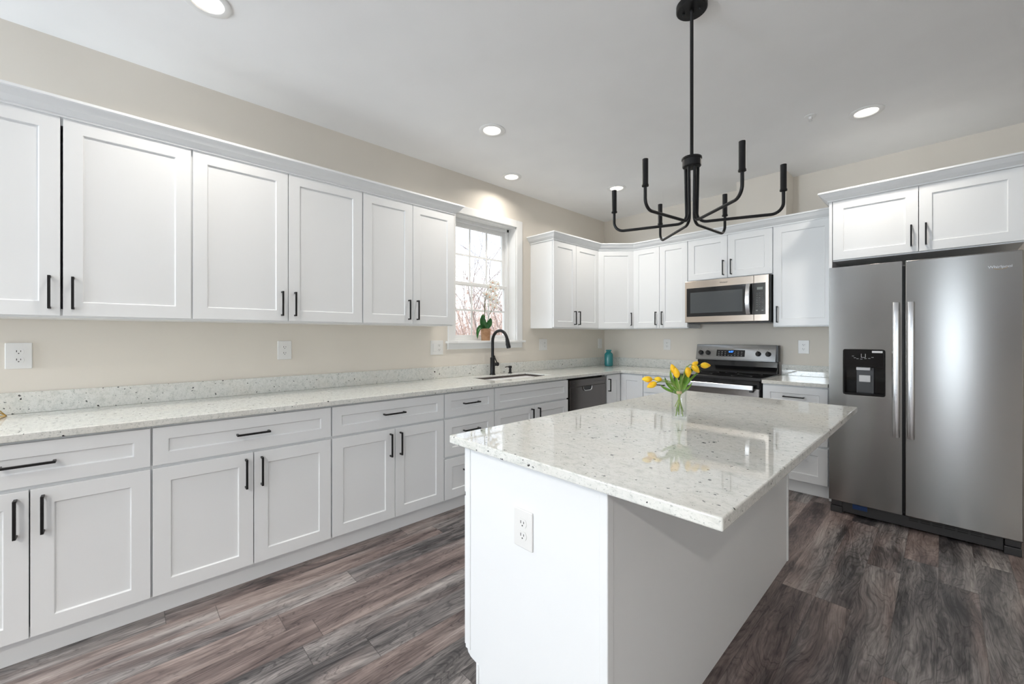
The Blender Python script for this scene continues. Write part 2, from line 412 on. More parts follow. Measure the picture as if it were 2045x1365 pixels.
# ------------------------------------------------------------------ cabinet parts
FR = .063   # shaker frame width
def shaker_mb(w, h, fr=FR, t=.02, rec=.008):
    """front panel: local x 0..w, z 0..h, back at y=0, front at y=-t"""
    m = MB(); e = .0035
    o = [(0, 0), (w, 0), (w, h), (0, h)]; i1 = [(fr, fr), (w - fr, fr), (w - fr, h - fr), (fr, h - fr)]
    i2 = [(fr + e, fr + e), (w - fr - e, fr + e), (w - fr - e, h - fr - e), (fr + e, h - fr - e)]
    vs = [(x, 0, z) for x, z in o] + [(x, -t, z) for x, z in o] + [(x, -t, z) for x, z in i1] + [(x, -t + rec, z) for x, z in i2]
    fs = [(0, 1, 2, 3)]
    for k in range(4):
        n = (k + 1) % 4
        fs += [(k, n, 4 + n, 4 + k), (4 + k, 4 + n, 8 + n, 8 + k), (8 + k, 8 + n, 12 + n, 12 + k)]
    fs.append((12, 13, 14, 15)); return m.add(vs, fs)
def handle_mb(L, vertical=True, s=.0095, out=.034):
    m = MB(); h = s / 2
    if vertical:
        m.box(-h, h, -out, -out + s, -L / 2, L / 2)
        for z in (-L / 2, L / 2 - s): m.box(-h, h, -out + s * .5, 0, z, z + s)
    else:
        m.box(-L / 2, L / 2, -out, -out + s, -h, h)
        for x in (-L / 2, L / 2 - s): m.box(x, x + s, -out + s * .5, 0, -h, h)
    return m
HL = .148
def front(parent, name, x, z, w, h, ydoor, hx=None, hz=None, vertical=True, fr=FR, hl=HL):
    """a door or drawer front with its handle as sub-part"""
    o = shaker_mb(w, h, fr).build(name, M_CAB, parent, (x, ydoor, z), bevel=.0012)
    if hx is not None:
        handle_mb(hl, vertical).build('handle', M_BLACK, o, (hx - x, -.02, hz - z), bevel=.001, props={'label': 'black bar handle'})
    return o
def carcass(w, d, z0, z1, stile=.035, rail=.04, toe=False, midrail=None, midstile=False):
    """open-fronted box with a face frame; local x 0..w, y -d..0"""
    m = MB(); t = .016
    m.box(0, t, -d, 0, z0, z1).box(w - t, w, -d, 0, z0, z1).box(t, w - t, -d + .02, 0, z0, z0 + t).box(t, w - t, -d + .02, 0, z1 - t, z1).box(t, w - t, -.008, 0, z0 + t, z1 - t)
    m.box(t, stile, -d, -d + .019, z0, z1).box(w - stile, w - t, -d, -d + .019, z0, z1)
    m.box(stile, w - stile, -d, -d + .019, z0, z0 + rail).box(stile, w - stile, -d, -d + .019, z1 - rail, z1)
    if midrail: m.box(stile, w - stile, -d, -d + .019, midrail - .02, midrail + .02)
    if midstile: m.box(w / 2 - .018, w / 2 + .018, -d, -d + .018, z0 + rail, z1 - rail)
    return m
R90 = PI / 2
UZ0, UZ1 = 1.372, 2.290
def upper(name, label, loc, rz, w, mid, z0=UZ0, z1=UZ1, d=.31, hz=1.485, doors=2, hside='r', gap=.004, group='white wall cabinets'):
    t = thing(name, label, 'cabinet', loc, rz, None)
    carcass(w, d, z0, z1).build('body', M_CAB, t, bevel=.001)
    e = .004; zb, zt = z0 + .009, z1 - .006
    if doors == 2:
        front(t, 'door', e, zb, mid - gap / 2 - e, zt - zb, -d, mid - .036, hz)
        front(t, 'door', mid + gap / 2, zb, w - e - mid - gap / 2, zt - zb, -d, mid + .036, hz)
    else:
        front(t, 'door', e, zb, w - 2 * e, zt - zb, -d, (w - .036) if hside == 'r' else .036, hz)
    return t
def up_left(label, y0, y1, mid, **k): return upper('wall_cabinet', label, (.001, y0, 0), R90, y1 - y0, mid - y0, **k)
def up_back(label, x0, x1, mid, **k): return upper('wall_cabinet', label, (x0, YB - .001, 0), 0, x1 - x0, (mid or 0) - x0, **k)
up_left('white two-door shaker wall cabinet nearest the left edge, above the square outlet', -.675, .2625, -.206, gap=.009)
up_left('wide white shaker wall cabinet, middle one of the long left wall run', .2625, 1.195, .729)
up_left('narrower white two-door wall cabinet ending beside the window', 1.195, 1.963, 1.582)
up_left('narrow white two-door wall cabinet on window wall, between window and diagonal corner cabinet', 3.205, 4.006, 3.583)
up_back('white two-door wall cabinet on back wall between diagonal corner cabinet and microwave', .612, 1.244, .931)
up_back('short white two-door wall cabinet directly above the microwave', 1.244, 2.020, 1.634, z0=1.855, hz=1.963)
up_back('tall single-door white wall cabinet between microwave and refrigerator', 2.020, 2.470, None, doors=1, hside='l')
# diagonal corner wall cabinet
t = thing('corner_wall_cabinet', 'white diagonal corner wall cabinet with one door above the teal bottle', 'cabinet', (0, YB, 0))
k0, k1 = .31, .6095
pts = [(.001, -.001), (.001, -k1), (k0, -k1), (k1, -k0), (k1, -.001)]
m = MB(); n = len(pts)
m.add([(x, y, UZ0) for x, y in pts] + [(x, y, UZ1) for x, y in pts], [tuple(range(n)), tuple(range(n, 2 * n))] + [(i, (i + 1) % n, n + (i + 1) % n, n + i) for i in range(n)])
m.build('body', M_CAB, t, bevel=.001)
dg = math.hypot(k1 - k0, k1 - k0)
dsh = shaker_mb(dg - .016, UZ1 - UZ0 - .015)
od = dsh.build('door', M_CAB, t, (k0 + .0057, -k1 + .0057, UZ0 + .009), bevel=.0012); od.rotation_euler = (0, 0, PI / 4)
handle_mb(HL).build('handle', M_BLACK, od, (dg - .05, -.02, 1.485 - UZ0 - .009), bevel=.001, props={'label': 'black bar handle'})

# cabinet over the refrigerator with its full-height side panel
t = thing('refrigerator_cabinet', 'deep white two-door cabinet above the refrigerator with full-height side panel', 'cabinet', (2.494, YB - .001, 0))
carcass(.94, .60, 1.868, 2.338).build('body', M_CAB, t, bevel=.001)
MB().box(-.020, -.001, -.62, 0, 0, 2.338).build('side_panel', M_CAB, t, bevel=.001)
front(t, 'door', .004, 1.877, .471, .453, -.60, .441, 1.99)
front(t, 'door', .479, 1.877, .457, .453, -.60, .513, 1.99)

# ------------------------------------------------------------------ crown mouldings (mitred sweep)
def crown(path, z, label, prof=None, up=.075, out=.06, closed_sides=True):
    """path: list of 2D points along cabinet fronts; moulding grows to the right-hand side of the walking direction"""
    prof = [(0, 0), (.008, 0), (.008, .010), (.014, .014), (out * .55, up * .42), (out * .80, up * .72), (out * .86, up * .80), (out, up * .84), (out, up), (0, up)]
    P = [Vector((x, y)) for x, y in path]; nrm = []
    for i in range(len(P) - 1):
        d_ = (P[i + 1] - P[i]).normalized(); nrm.append(Vector((d_.y, -d_.x)))
    vs = []; fs = []; n = len(prof)
    for i, p in enumerate(P):
        if i == 0: o = nrm[0]
        elif i == len(P) - 1: o = nrm[-1]
        else:
            o = (nrm[i - 1] + nrm[i]); o = o / (1 + nrm[i - 1].dot(nrm[i]))
        for a_, h_ in prof: vs.append((p.x + o.x * a_, p.y + o.y * a_, z + h_))
    for i in range(len(P) - 1):
        for k in range(n): fs.append((i * n + k, i * n + (k + 1) % n, (i + 1) * n + (k + 1) % n, (i + 1) * n + k))
    fs.append(tuple(range(n))); fs.append(tuple((len(P) - 1) * n + k for k in range(n)))
    o = MB().add(vs, fs).build('crown_molding', M_CAB)
    return tag(o, label, 'crown moulding')
F = .331
# walking +y along left wall keeps the room (+x) on the right-hand side
crown([(F, -.675), (F, 1.964), (.001, 1.964)], UZ1 - .008, 'long white crown moulding topping the left wall cabinets up to the window', up=.073)
crown([(.001, 3.204), (F, 3.204), (F, YB - .6187), (.6187, YB - F), (2.472, YB - F)], UZ1 - .008, 'white crown moulding bending around the corner above the microwave wall cabinets', up=.073)
crown([(2.472, YB - .002), (2.472, YB - .622), (3.44, YB - .622), (3.44, YB - .002)], 2.332, 'higher white crown moulding on the cabinet above the refrigerator', up=.072)

# ------------------------------------------------------------------ base cabinets, left run
BD = .61; BZ0, BZ1 = .103, .883
DZ0, DZ1, RZ0, RZ1 = .110, .687, .702, .872
def base(name, label, loc, rz, w, mid=None, kind='drawer_doors', hoff=.035, dh=.148):
    t = thing(name, label, 'cabinet', loc, rz)
    e = .004
    if kind == 'drawers':
        carcass(w, BD, BZ0, BZ1, midrail=.693).box(.035, w - .035, -BD, -BD + .019, .39, .43).build('body', M_CAB, t, bevel=.001)
        front(t, 'drawer', e, RZ0, w - 2 * e, RZ1 - RZ0, -BD, w / 2, .790, False, fr=.055)
        front(t, 'drawer', e, .417, w - 2 * e, .270, -BD, w / 2, .589, False)
        front(t, 'drawer', e, DZ0, w - 2 * e, .290, -BD, w / 2, .30, False)
        return t
    carcass(w, BD, BZ0, BZ1, midrail=.694).build('body', M_CAB, t, bevel=.001)
    if kind == 'drawer_doors': front(t, 'drawer', e, RZ0, w - 2 * e, RZ1 - RZ0, -BD, w / 2, .790, False, fr=.055)
    elif kind == 'sink': front(t, 'false_drawer_front', e, RZ0, w - 2 * e, RZ1 - RZ0, -BD, fr=.055)
    g = .004
    if mid is None:
        front(t, 'door', e, DZ0, w - 2 * e, DZ1 - DZ0, -BD, w - .04, .587)
    else:
        front(t, 'door', e, DZ0, mid - g / 2 - e, DZ1 - DZ0, -BD, mid - hoff, .587)
        front(t, 'door', mid + g / 2, DZ0, w - e - mid - g / 2, DZ1 - DZ0, -BD, mid + hoff, .587)
    return t
def b_left(label, y0, y1, mid=None, **k): return base('base_cabinet', label, (.001, y0, 0), R90, y1 - y0, None if mid is None else mid - y0, **k)
b_left('white base cabinet at the left edge, one drawer over two doors', -.632, .090, -.268)
b_left('white base cabinet with wide drawer over two doors, second from the left edge', .090, .879, .487)
b_left('white base cabinet left of the three-drawer stack, one drawer over two doors', .879, 1.663, 1.281)
b_left('narrow white base cabinet with three stacked drawers, behind the island corner', 1.663, 2.138, kind='drawers')
b_left('white sink base cabinet with blank false drawer front, under the faucet', 2.138, 3.068, 2.605, kind='sink', hoff=.042)
# corner (lazy susan) cabinet with folding L-shaped door
t = thing('corner_base_cabinet', 'white L-shaped corner base cabinet right of the dishwasher', 'cabinet', (0, YB, 0))
Lp = [(.001, -.001), (.001, -(YB - 3.716)), (BD, -(YB - 3.716)), (BD, -BD), (.899, -BD), (.899, -.001)]
m = MB(); n = len(Lp)
m.add([(x, y, BZ0) for x, y in Lp] + [(x, y, BZ1) for x, y in Lp], [tuple(range(n)), tuple(range(n, 2 * n))] + [(i, (i + 1) % n, n + (i + 1) % n, n + i) for i in range(n)])
m.build('body', M_CAB, t, bevel=.001)
o = shaker_mb(.262, RZ1 - DZ0).build('door', M_CAB, t, (BD, -(YB - 3.72), DZ0), bevel=.0012); o.rotation_euler = (0, 0, R90)
handle_mb(.135).build('handle', M_BLACK, o, (.03, -.02, .767 - DZ0), bevel=.001, props={'label': 'black bar handle'})
shaker_mb(.262, RZ1 - DZ0).build('door', M_CAB, t, (.633, -BD, DZ0), bevel=.0012)
# back run
def b_back(label, x0, x1, **k): return base('base_cabinet', label, (x0, YB - .001, 0), 0, x1 - x0, **k)
b_back('narrow white base cabinet left of the range, behind the yellow tulips', .900, 1.236, kind='drawer_doors')
b_back('white drawer base cabinet between range and refrigerator', 2.016, 2.472, kind='drawers')
# toe kicks
tag(MB().box(.562, .575, -.632, 3.07, .001, BZ0 - .001).build('toe_kick_board', M_CAB), 'long white toe kick board under the left base cabinets', 'toe kick')
tag(MB().box(.562, .575, 3.72, 4.045, .001, BZ0 - .001).box(.575, 1.236, YB - .575, YB - .562, .001, BZ0 - .001).build('toe_kick_board', M_CAB), 'white toe kick board under the corner base cabinet', 'toe kick')
tag(MB().box(2.018, 2.47, YB - .575, YB - .562, .001, BZ0 - .001).build('toe_kick_board', M_CAB), 'short white toe kick board beside the refrigerator base', 'toe kick')

# ------------------------------------------------------------------ granite worktops and backsplashes
CT0, CT1 = .884, .914
SX0, SX1, SY0, SY1 = .135, .485, 2.262, 3.00
m = MB()
def poly_slab(outer, z0, z1, hole=None):
    bm = bmesh.new()
    def loop(pts): 
        vs = [bm.verts.new((x, y, z1)) for x, y in pts]; return [bm.edges.new((vs[i], vs[(i + 1) % len(vs)])) for i in range(len(vs))]
    es = loop(outer)
    if hole: es += loop(hole)
    bmesh.ops.triangle_fill(bm, use_beauty=True, use_dissolve=False, edges=es)
    bmesh.ops.dissolve_limit(bm, angle_limit=.01, verts=bm.verts, edges=bm.edges)
    r = bmesh.ops.extrude_face_region(bm, geom=list(bm.faces))
    for e in r['geom']:
        if isinstance(e, bmesh.types.BMVert): e.co.z = z0
    bmesh.ops.recalc_face_normals(bm, faces=bm.faces)
    return bm
def bm_obj(bm, name, m, bevel=0, parent=None):
    me = bpy.data.meshes.new(name); bm.to_mesh(me); bm.free(); me.materials.append(m)
    o = bpy.data.objects.new(name, me); COL.objects.link(o); o.parent = parent
    if bevel:
        b = o.modifiers.new('bevel', 'BEVEL'); b.width = bevel; b.segments = 3; b.limit_method = 'ANGLE'
    return o
RX0, RX1 = 1.238, 2.012     # range
def rrect(x0, x1, y0, y1, r, k=5):
    out = []
    for cx_, cy_, a0 in ((x1 - r, y1 - r, 0), (x0 + r, y1 - r, 90), (x0 + r, y0 + r, 180), (x1 - r, y0 + r, 270)):
        for i in range(k + 1):
            a_ = math.radians(a0 + 90 * i / k); out.append((cx_ + r * math.cos(a_), cy_ + r * math.sin(a_)))
    return out
ri = .02
inner = [(.648 + ri - ri * math.cos(math.radians(90 * i / 5)), YB - .648 - ri + ri * math.sin(math.radians(90 * i / 5))) for i in range(6)]
o = bm_obj(poly_slab([(.001, -.632), (.648, -.632)] + inner + [(RX0 - .002, YB - .648), (RX0 - .002, YB - .001), (.001, YB - .001)], CT0, CT1, rrect(SX0, SX1, SY0, SY1, .02)), 'countertop', M_GRAN, .003)
tag(o, 'long L-shaped speckled granite worktop with sink cut-out along the walls', 'countertop')
o = MB().box(RX1 + .002, 2.472, YB - .648, YB - .001, CT0, CT1).build('countertop', M_GRAN, bevel=.003)
tag(o, 'short speckled granite worktop between range and refrigerator', 'countertop')
def bsplash(label, *b):
    return tag(MB().box(*b).build('backsplash', M_GRAN, bevel=.0015), label, 'backsplash')
bsplash('long low granite backsplash strip along the left window wall', .001, .021, -.632, YB - .001, CT1 + .0005, 1.016)
bsplash('low granite backsplash strip on the back wall behind the teal bottle', .0215, RX0 - .004, YB - .021, YB - .001, CT1 + .0005, 1.016)
bsplash('short granite backsplash strip on the back wall between range and refrigerator', RX1 + .004, 2.472, YB - .021, YB - .001, CT1 + .0005, 1.016)
bm = poly_slab([(1.800, .893), (2.775, .893), (2.775, 2.813), (1.800, 2.813)], CT0, CT1)
o = bm_obj(bm, 'island_countertop', M_GRAN, .004); tag(o, 'large rectangular speckled granite slab topping the kitchen island', 'countertop')

# ------------------------------------------------------------------ island
IX0, IX1, IY0, IY1 = 1.862, 2.476, .93, 2.775
t = thing('kitchen_island', 'white kitchen island with plain end panel under speckled granite slab', 'kitchen island', (0, 0, 0))
m = MB().box(IX0, 2.455, IY0 + .019, IY1 - .019, .103, .883).box(IX0 + .07, 2.455, IY0 + .019, IY1 - .019, 0, .103)
m.build('body', M_CAB, t, bevel=.001)
def end_panel(y0, y1):
    bm_ = MB(); P_ = [(IX0, .883), (2.455, .883), (2.455, 0), (1.932, 0), (1.932, .10), (1.925, .112), (1.880, .150 - .047), (IX0, .125)]
    P_ = [(IX0, .883), (2.455, .883), (2.455, 0), (1.932, 0), (1.932, .088), (1.925, .098), (1.885, .103), (1.868, .112), (IX0, .128)]
    n_ = len(P_); vs = [(x, y0, z) for x, z in P_] + [(x, y1, z) for x, z in P_]
    return bm_.add(vs, [tuple(range(n_)), tuple(range(n_, 2 * n_))] + [(i, (i + 1) % n_, n_ + (i + 1) % n_, n_ + i) for i in range(n_)])
end_panel(IY0, IY0 + .0185).build('end_panel', M_CAB, t, bevel=.0015)
end_panel(IY1 - .0185, IY1).build('end_panel', M_CAB, t, bevel=.0015)
MB().box(2.4555, IX1 - .004, IY0 + .003, IY1 - .003, 0, .883).build('back_panel', M_CAB, t)
for (y0, y1) in ((IY0 - .003, IY0 + .028), (IY1 - .022, IY1 + .003)):
    MB().box(2.448, IX1, y0, y1, 0, .883).build('corner_trim', M_CAB, t, bevel=.003)
MB().box(1.858, 1.884, IY0 - .004, IY0 + .002, .128, .883).build('edge_trim', M_CAB, t, bevel=.001)
MB().box(1.918, 1.931, IY0 - .002, IY1, 0, .102).build('toe_kick', M_CAB, t, bevel=.001)
# doors and drawers on the side that faces the sink
n_un = 3; uw = (IY1 - IY0) / n_un
for k in range(n_un):
    y1 = IY1 - k * uw
    for (nm, a_, w_, z_, h_, hx, hz, vert, fr) in (('drawer', .004, uw - .008, RZ0, RZ1 - RZ0, uw / 2, .79, False, .055), ('door', .004, uw / 2 - .006, DZ0 + .02, DZ1 - DZ0 - .02, uw / 2 - .035, .587, True, FR), ('door', uw / 2 + .002, uw / 2 - .006, DZ0 + .02, DZ1 - DZ0 - .02, uw / 2 + .035, .587, True, FR)):
        o = shaker_mb(w_, h_, fr).build(nm, M_CAB, t, (IX0, y1 - a_, z_), bevel=.0012); o.rotation_euler = (0, 0, -R90)
        handle_mb(HL, vert).build('handle', M_BLACK, o, (hx - a_, -.02, hz - z_), bevel=.001, props={'label': 'black bar handle'})

# ------------------------------------------------------------------ outlets and switches
def outlet(label, loc, rz, kinds, w=.086, h=.126, cat='outlet', name='electrical_outlet'):
    """local: plate in the x-z plane, facing -y"""
    t_ = thing(name, label, cat, loc, rz)
    MB().box(-w / 2, w / 2, -.006, 0, -h / 2, h / 2).build('plate', M_WPLAST, t_, bevel=.0035, seg=3)
    n_ = len(kinds)
    for i, kd in enumerate(kinds):
        cx_ = (i - (n_ - 1) / 2) * .046
        if kd == 'o':
            for zz in (-.020, .020):
                r_ = MB(); pts_ = []
                for q in range(28):
                    a_ = 2 * PI * q / 28; x_ = .0175 * math.cos(a_); z_ = max(-.0135, min(.0135, .0175 * math.sin(a_))); pts_.append((x_, z_))
                vs = [(cx_ + x_, -.008, zz + z_) for x_, z_ in pts_] + [(cx_ + x_, -.0055, zz + z_) for x_, z_ in pts_]
                r_.add(vs, [tuple(range(28)), tuple(range(28, 56))] + [(j_, (j_ + 1) % 28, 28 + (j_ + 1) % 28, 28 + j_) for j_ in range(28)])
                so = r_.build('socket', M_WPLAST, t_)
                MB().box(cx_ - .0078, cx_ - .0052, -.0085, -.0075, zz - .002, zz + .007).box(cx_ + .0052, cx_ + .0075, -.0085, -.0075, zz - .001, zz + .006).cyl((cx_, -.0085, zz - .008), .0024, .001, 12, 'Y').build('slots', M_SLOT, so)
        elif kd == 's':
            MB().box(cx_ - .0165, cx_ + .0165, -.0085, -.0055, -.033, .033).build('rocker', M_WPLAST, t_, bevel=.001)
            MB().box(cx_ - .0185, cx_ + .0185, -.0066, -.0055, -.035, .035).build('rocker_frame', M_PASTE, t_)
    return t_
outlet('white duplex outlet plate at the far left, above the gold wire ornament', (.0005, -.370, 1.193), R90, 'o')
outlet('white duplex outlet plate on left wall below the middle wall cabinet', (.0005, .792, 1.193), R90, 'o')
outlet('white double plate with rocker switch and outlet left of the window', (.0005, 2.009, 1.187), R90, 'so', w=.130)
outlet('white double plate with switches right of the window above the sink', (.0005, 3.406, 1.193), R90, 'so', w=.130)
outlet('white single rocker switch plate on left wall next to the room corner', (.0005, 4.510, 1.192), R90, 's', cat='switch', name='light_switch')
outlet('white outlet plate on back wall between teal bottle and range', (.862, YB - .0005, 1.191), 0, 'o')
outlet('white outlet plate on back wall between range and refrigerator', (2.190, YB - .0005, 1.187), 0, 'o')
outlet('white outlet plate on the island end panel', (2.162, IY0 - .0003, .672), 0, 'o', w=.082, h=.123)

# ------------------------------------------------------------------ sink, faucet, soap dispenser
s = MB(); x0, x1, y0, y1, zt, zb = SX0 + .0015, SX1 - .0015, SY0 + .0015, SY1 - .0015, CT1 - .013, .70
rim = rrect(x0, x1, y0, y1, .0185); outer = rrect(x0 + .003, x1 - .003, y0 + .003, y1 - .003, .018); low = rrect(x0 + .014, x1 - .014, y0 + .014, y1 - .014, .03)
n = len(outer)
vs = [(x, y, zt) for x, y in rim] + [(x, y, zt) for x, y in outer] + [(x, y, zb) for x, y in low]
fs = []
for i in range(n):
    k = (i + 1) % n; fs += [(i, k, n + k, n + i), (n + i, n + k, 2 * n + k, 2 * n + i)]
fs.append(tuple(2 * n + i for i in range(n)))
s.add(vs, fs, 0, True)
t = thing('kitchen_sink', 'dark undermount sink bowl set in the worktop below the window', 'sink', (0, 0, 0))
so = s.build('bowl', M_SINK, t)
md = so.modifiers.new('solid', 'SOLIDIFY'); md.thickness = .002; md.offset = -1
MB().lathe([(.045, 0), (.045, .003), (.036, .004), (.034, .001), (.001, .001)], (.31, 2.63, zb + .001), 28).build('drain', M_CHROME, t)

FX, FY = .072, 2.600
t = thing('kitchen_faucet', 'tall black gooseneck pull-down faucet behind the sink', 'faucet', (FX, FY, CT1))
MB().lathe([(.029, 0), (.029, .008), (.0235, .012), (.0235, .165), (.021, .168)], n=32).build('body', M_BLACK, t)
R_ = .105; pts = [(0, 0, .16), (0, 0, .24)] + [(0, 0, .30)]
for i in range(1, 25):
    a_ = PI - PI * .93 * i / 24; pts.append((R_ + R_ * math.cos(a_), 0, .322 + R_ * math.sin(a_)))
MB().tube(pts, .0145, 20).build('spout', M_BLACK, t)
ex = Vector(pts[-1]); dr = (Vector(pts[-1]) - Vector(pts[-2])).normalized()
hd = MB().tube([ex - dr * .004, ex + dr * .01, ex + dr * .012, ex + dr * .075, ex + dr * .085], [.0165, .0175, .0185, .0205, .019], 24).build('spray_head', M_BLACK, t)
MB().box(-.004, .006, -.007, .007, -.02, .02).xform(Matrix.Translation(ex + dr * .04 + Vector((-.020, 0, 0)))).build('button', M_BLACKP, hd, bevel=.002)
MB().lathe([(.017, .015), (.017, .055), (.020, .058), (.020, .068), (.016, .072)], (0, 0, .10), 24, axis='Y').build('valve_hub', M_BLACK, t)
MB().tube([(0, .060, .105), (0, .05, .125), (0, .028, .168), (0, .022, .185)], [.006, .0055, .005, .0055], 12).build('lever', M_BLACK, t)
t = thing('soap_dispenser', 'small black soap pump right of the faucet', 'soap dispenser', (.072, 2.835, CT1))
MB().lathe([(.022, 0), (.022, .006), (.014, .010), (.014, .040), (.0105, .044), (.0105, .050)], n=24).build('collar', M_BLACK, t)
MB().lathe([(.017, .050), (.0175, .052), (.0175, .072), (.016, .075)], n=24).build('pump_head', M_BLACK, t)
MB().tube([(0, -.012, .066), (0, -.050, .067), (0, -.068, .063)], [.0052, .0048, .0042], 12).build('spout', M_BLACK, t)

# ------------------------------------------------------------------ dishwasher
t = thing('dishwasher', 'dark stainless dishwasher built in between sink cabinet and corner cabinet', 'dishwasher', (.001, 3.080, 0), R90)
W_ = .628
MB().box(.004, W_ - .004, -.575, -.02, .01, .872).build('body', M_BLACKP, t)
MB().box(.014, W_ - .006, -.632, -.576, .115, .792).build('door', M_STEELD, t, bevel=.003)
MB().box(.014, W_ - .006, -.630, -.576, .7925, .862).build('control_panel', M_STEELD, t, bevel=.003, props={'label': 'darker control strip'})
cx_, cz_ = .29, .789
half = [(.072, 0), (.070, -.020), (.060, -.034), (.042, -.040)]
pk = half + [(-x_, z_) for x_, z_ in reversed(half)]
hp = MB().add([(cx_ + x_, -.6345, cz_ + z_) for x_, z_ in pk] + [(cx_ + x_, -.6325, cz_ + z_) for x_, z_ in pk], [tuple(range(8)), tuple(range(8, 16))] + [(i, (i + 1) % 8, 8 + (i + 1) % 8, 8 + i) for i in range(8)])
ph = hp.build('pocket_shade_plate', M_GLASSB, t)  # raised dark plate standing in for the shade inside the handle hollow
hp = MB().tube([(cx_ + x_, -.637, cz_ + z_) for x_, z_ in pk], .0042, 8)
hp.build('pocket_handle', M_CHROME, t)
MB().box(.03, W_ - .02, -.59, -.577, .02, .10).build('kick_plate', M_BLACKP, t)
text_mesh('logo', 'Whirlpool', .014, M_DGREY, t, (.085, -.6305, .828), (R90, 0, 0))
for k in range(9):
    MB().box(.40 + k * .021, .41 + k * .021, -.6308, -.63, .826, .831).build('button', M_DGREY, t)

# ------------------------------------------------------------------ range
YF = YB - .655
t = thing('electric_range', 'freestanding stainless electric range with black glass cooktop', 'stove', (RX0, 0, 0))
W_ = RX1 - RX0
MB().box(.006, W_ - .006, YF + .03, YB - .012, .02, .895).build('body', M_BLACKP, t, bevel=.002)
MB().box(0, W_, YF + .005, YB - .10, .8955, .922).build('cooktop', M_CERAM, t, bevel=.004, seg=3)
ct = MB()
for (bx_, by_, br) in ((.20, 4.13, .105), (.57, 4.13, .085), (.20, 4.37, .085), (.57, 4.37, .105), (.385, 4.42, .05)):
    ct.lathe([(br, .9222), (br, .9226), (br - .0025, .9226), (br - .0025, .9222)], (bx_, by_, 0), 40, caps=False)
ct.build('burner_rings', M_DGREY, t)
# backguard: black lower part, slanted stainless upper console
prof = [(YB - .10, .905), (YB - .085, 1.035), (YB - .105, 1.04), (YB - .072, 1.200), (YB - .03, 1.200), (YB - .03, .905)]
def extr(prof_, x0_, x1_):
    n_ = len(prof_); return MB().add([(x0_, y_, z_) for y_, z_ in prof_] + [(x1_, y_, z_) for y_, z_ in prof_], [tuple(range(n_)), tuple(range(n_, 2 * n_))] + [(i, (i + 1) % n_, n_ + (i + 1) % n_, n_ + i) for i in range(n_)])
extr([(YB - .135, .9225), (YB - .095, .985), (YB - .090, 1.038), (YB - .03, 1.038), (YB - .03, .9225)], .012, W_ - .012).build('lower_backguard', M_GLASSB, t, bevel=.003)
con = extr([(YB - .112, 1.0385), (YB - .112, 1.055), (YB - .074, 1.200), (YB - .055, 1.200), (YB - .055, 1.0385)], 0, W_ - .022).build('control_console', M_STEELG, t, bevel=.003)
MB().box(W_ - .0215, W_ - .004, YB - .10, YB - .03, 1.0385, 1.198).box(.004, W_ - .0215, YB - .0545, YB - .03, 1.0385, 1.198).build('console_cap', M_BLACKP, t, bevel=.002)
sl = math.atan2(.038, .145)   # slant of the console face
def on_console(x_, z_, off=.0):
    return (x_, YB - .112 + (z_ - 1.055) * math.tan(sl) - off, z_)
def con_part(mb_, name, m_, x_, z_, off=0, **k):
    o_ = mb_.build(name, m_, con, on_console(x_, z_, off), **k); o_.rotation_euler = (-sl, 0, 0); return o_
con_part(MB().box(-.135, .135, -.0012, .001, -.034, .034), 'display_panel', M_GLASSB, .345, 1.113)
txt = text_mesh('clock_digits', '6:07', .026, M_LED, con, on_console(.350, 1.128, .0014), (R90 - sl, 0, 0), .0003)
ic = MB()
for r_ in range(3):
    for k_ in range(8):
        if r_ < 2 and k_ in (3, 4): continue
        ic.box(-.118 + k_ * .031, -.105 + k_ * .031, -.0018, -.001, .012 - r_ * .018, .0145 - r_ * .018)
con_part(ic, 'touch_symbols', M_PASTE, .345, 1.113)
for kx in (.052, .125, .600, .686):
    kb = MB().lathe([(.0245, 0), (.0245, -.006), (.020, -.008), (.0185, -.026), (.016, -.028)], n=28, axis='Y').box(-.005, .005, -.036, -.005, -.021, .021)
    con_part(kb, 'knob', M_BLACKP, kx, 1.112, .0003)
    con_part(MB().box(-.0012, .0012, -.0006, .0005, -.006, .006), 'knob_mark', M_DGREY, kx, 1.155)
MB().box(.012, W_ - .012, YF + .002, YF + .03, .835, .8945).build('front_trim', M_GLASSB, t, bevel=.002)
od = MB().box(.010, W_ - .010, YF - .010, YF + .029, .215, .832).build('oven_door', M_STEELD, t, bevel=.004)
MB().box(.10, W_ - .10, YF - .0115, YF - .0098, .36, .68).build('window', M_GLASSB, od)
MB().box(.045, W_ - .045, YF - .062, YF - .040, .818, .862).build('handle', M_CHROME, od, bevel=.006, seg=3)
MB().box(.055, .08, YF - .042, YF - .009, .80, .83).box(W_ - .08, W_ - .055, YF - .042, YF - .009, .80, .83).build('handle_mount', M_BLACKP, od, bevel=.002)
MB().box(.012, W_ - .012, YF - .005, YF + .029, .045, .21).build('storage_drawer', M_STEELD, t, bevel=.003)
for fx in (.05, W_ - .05):
    for fy in (YF + .08, YB - .08): MB().cyl((fx, fy, 0), .018, .02).build('foot', M_BLACKP, t)

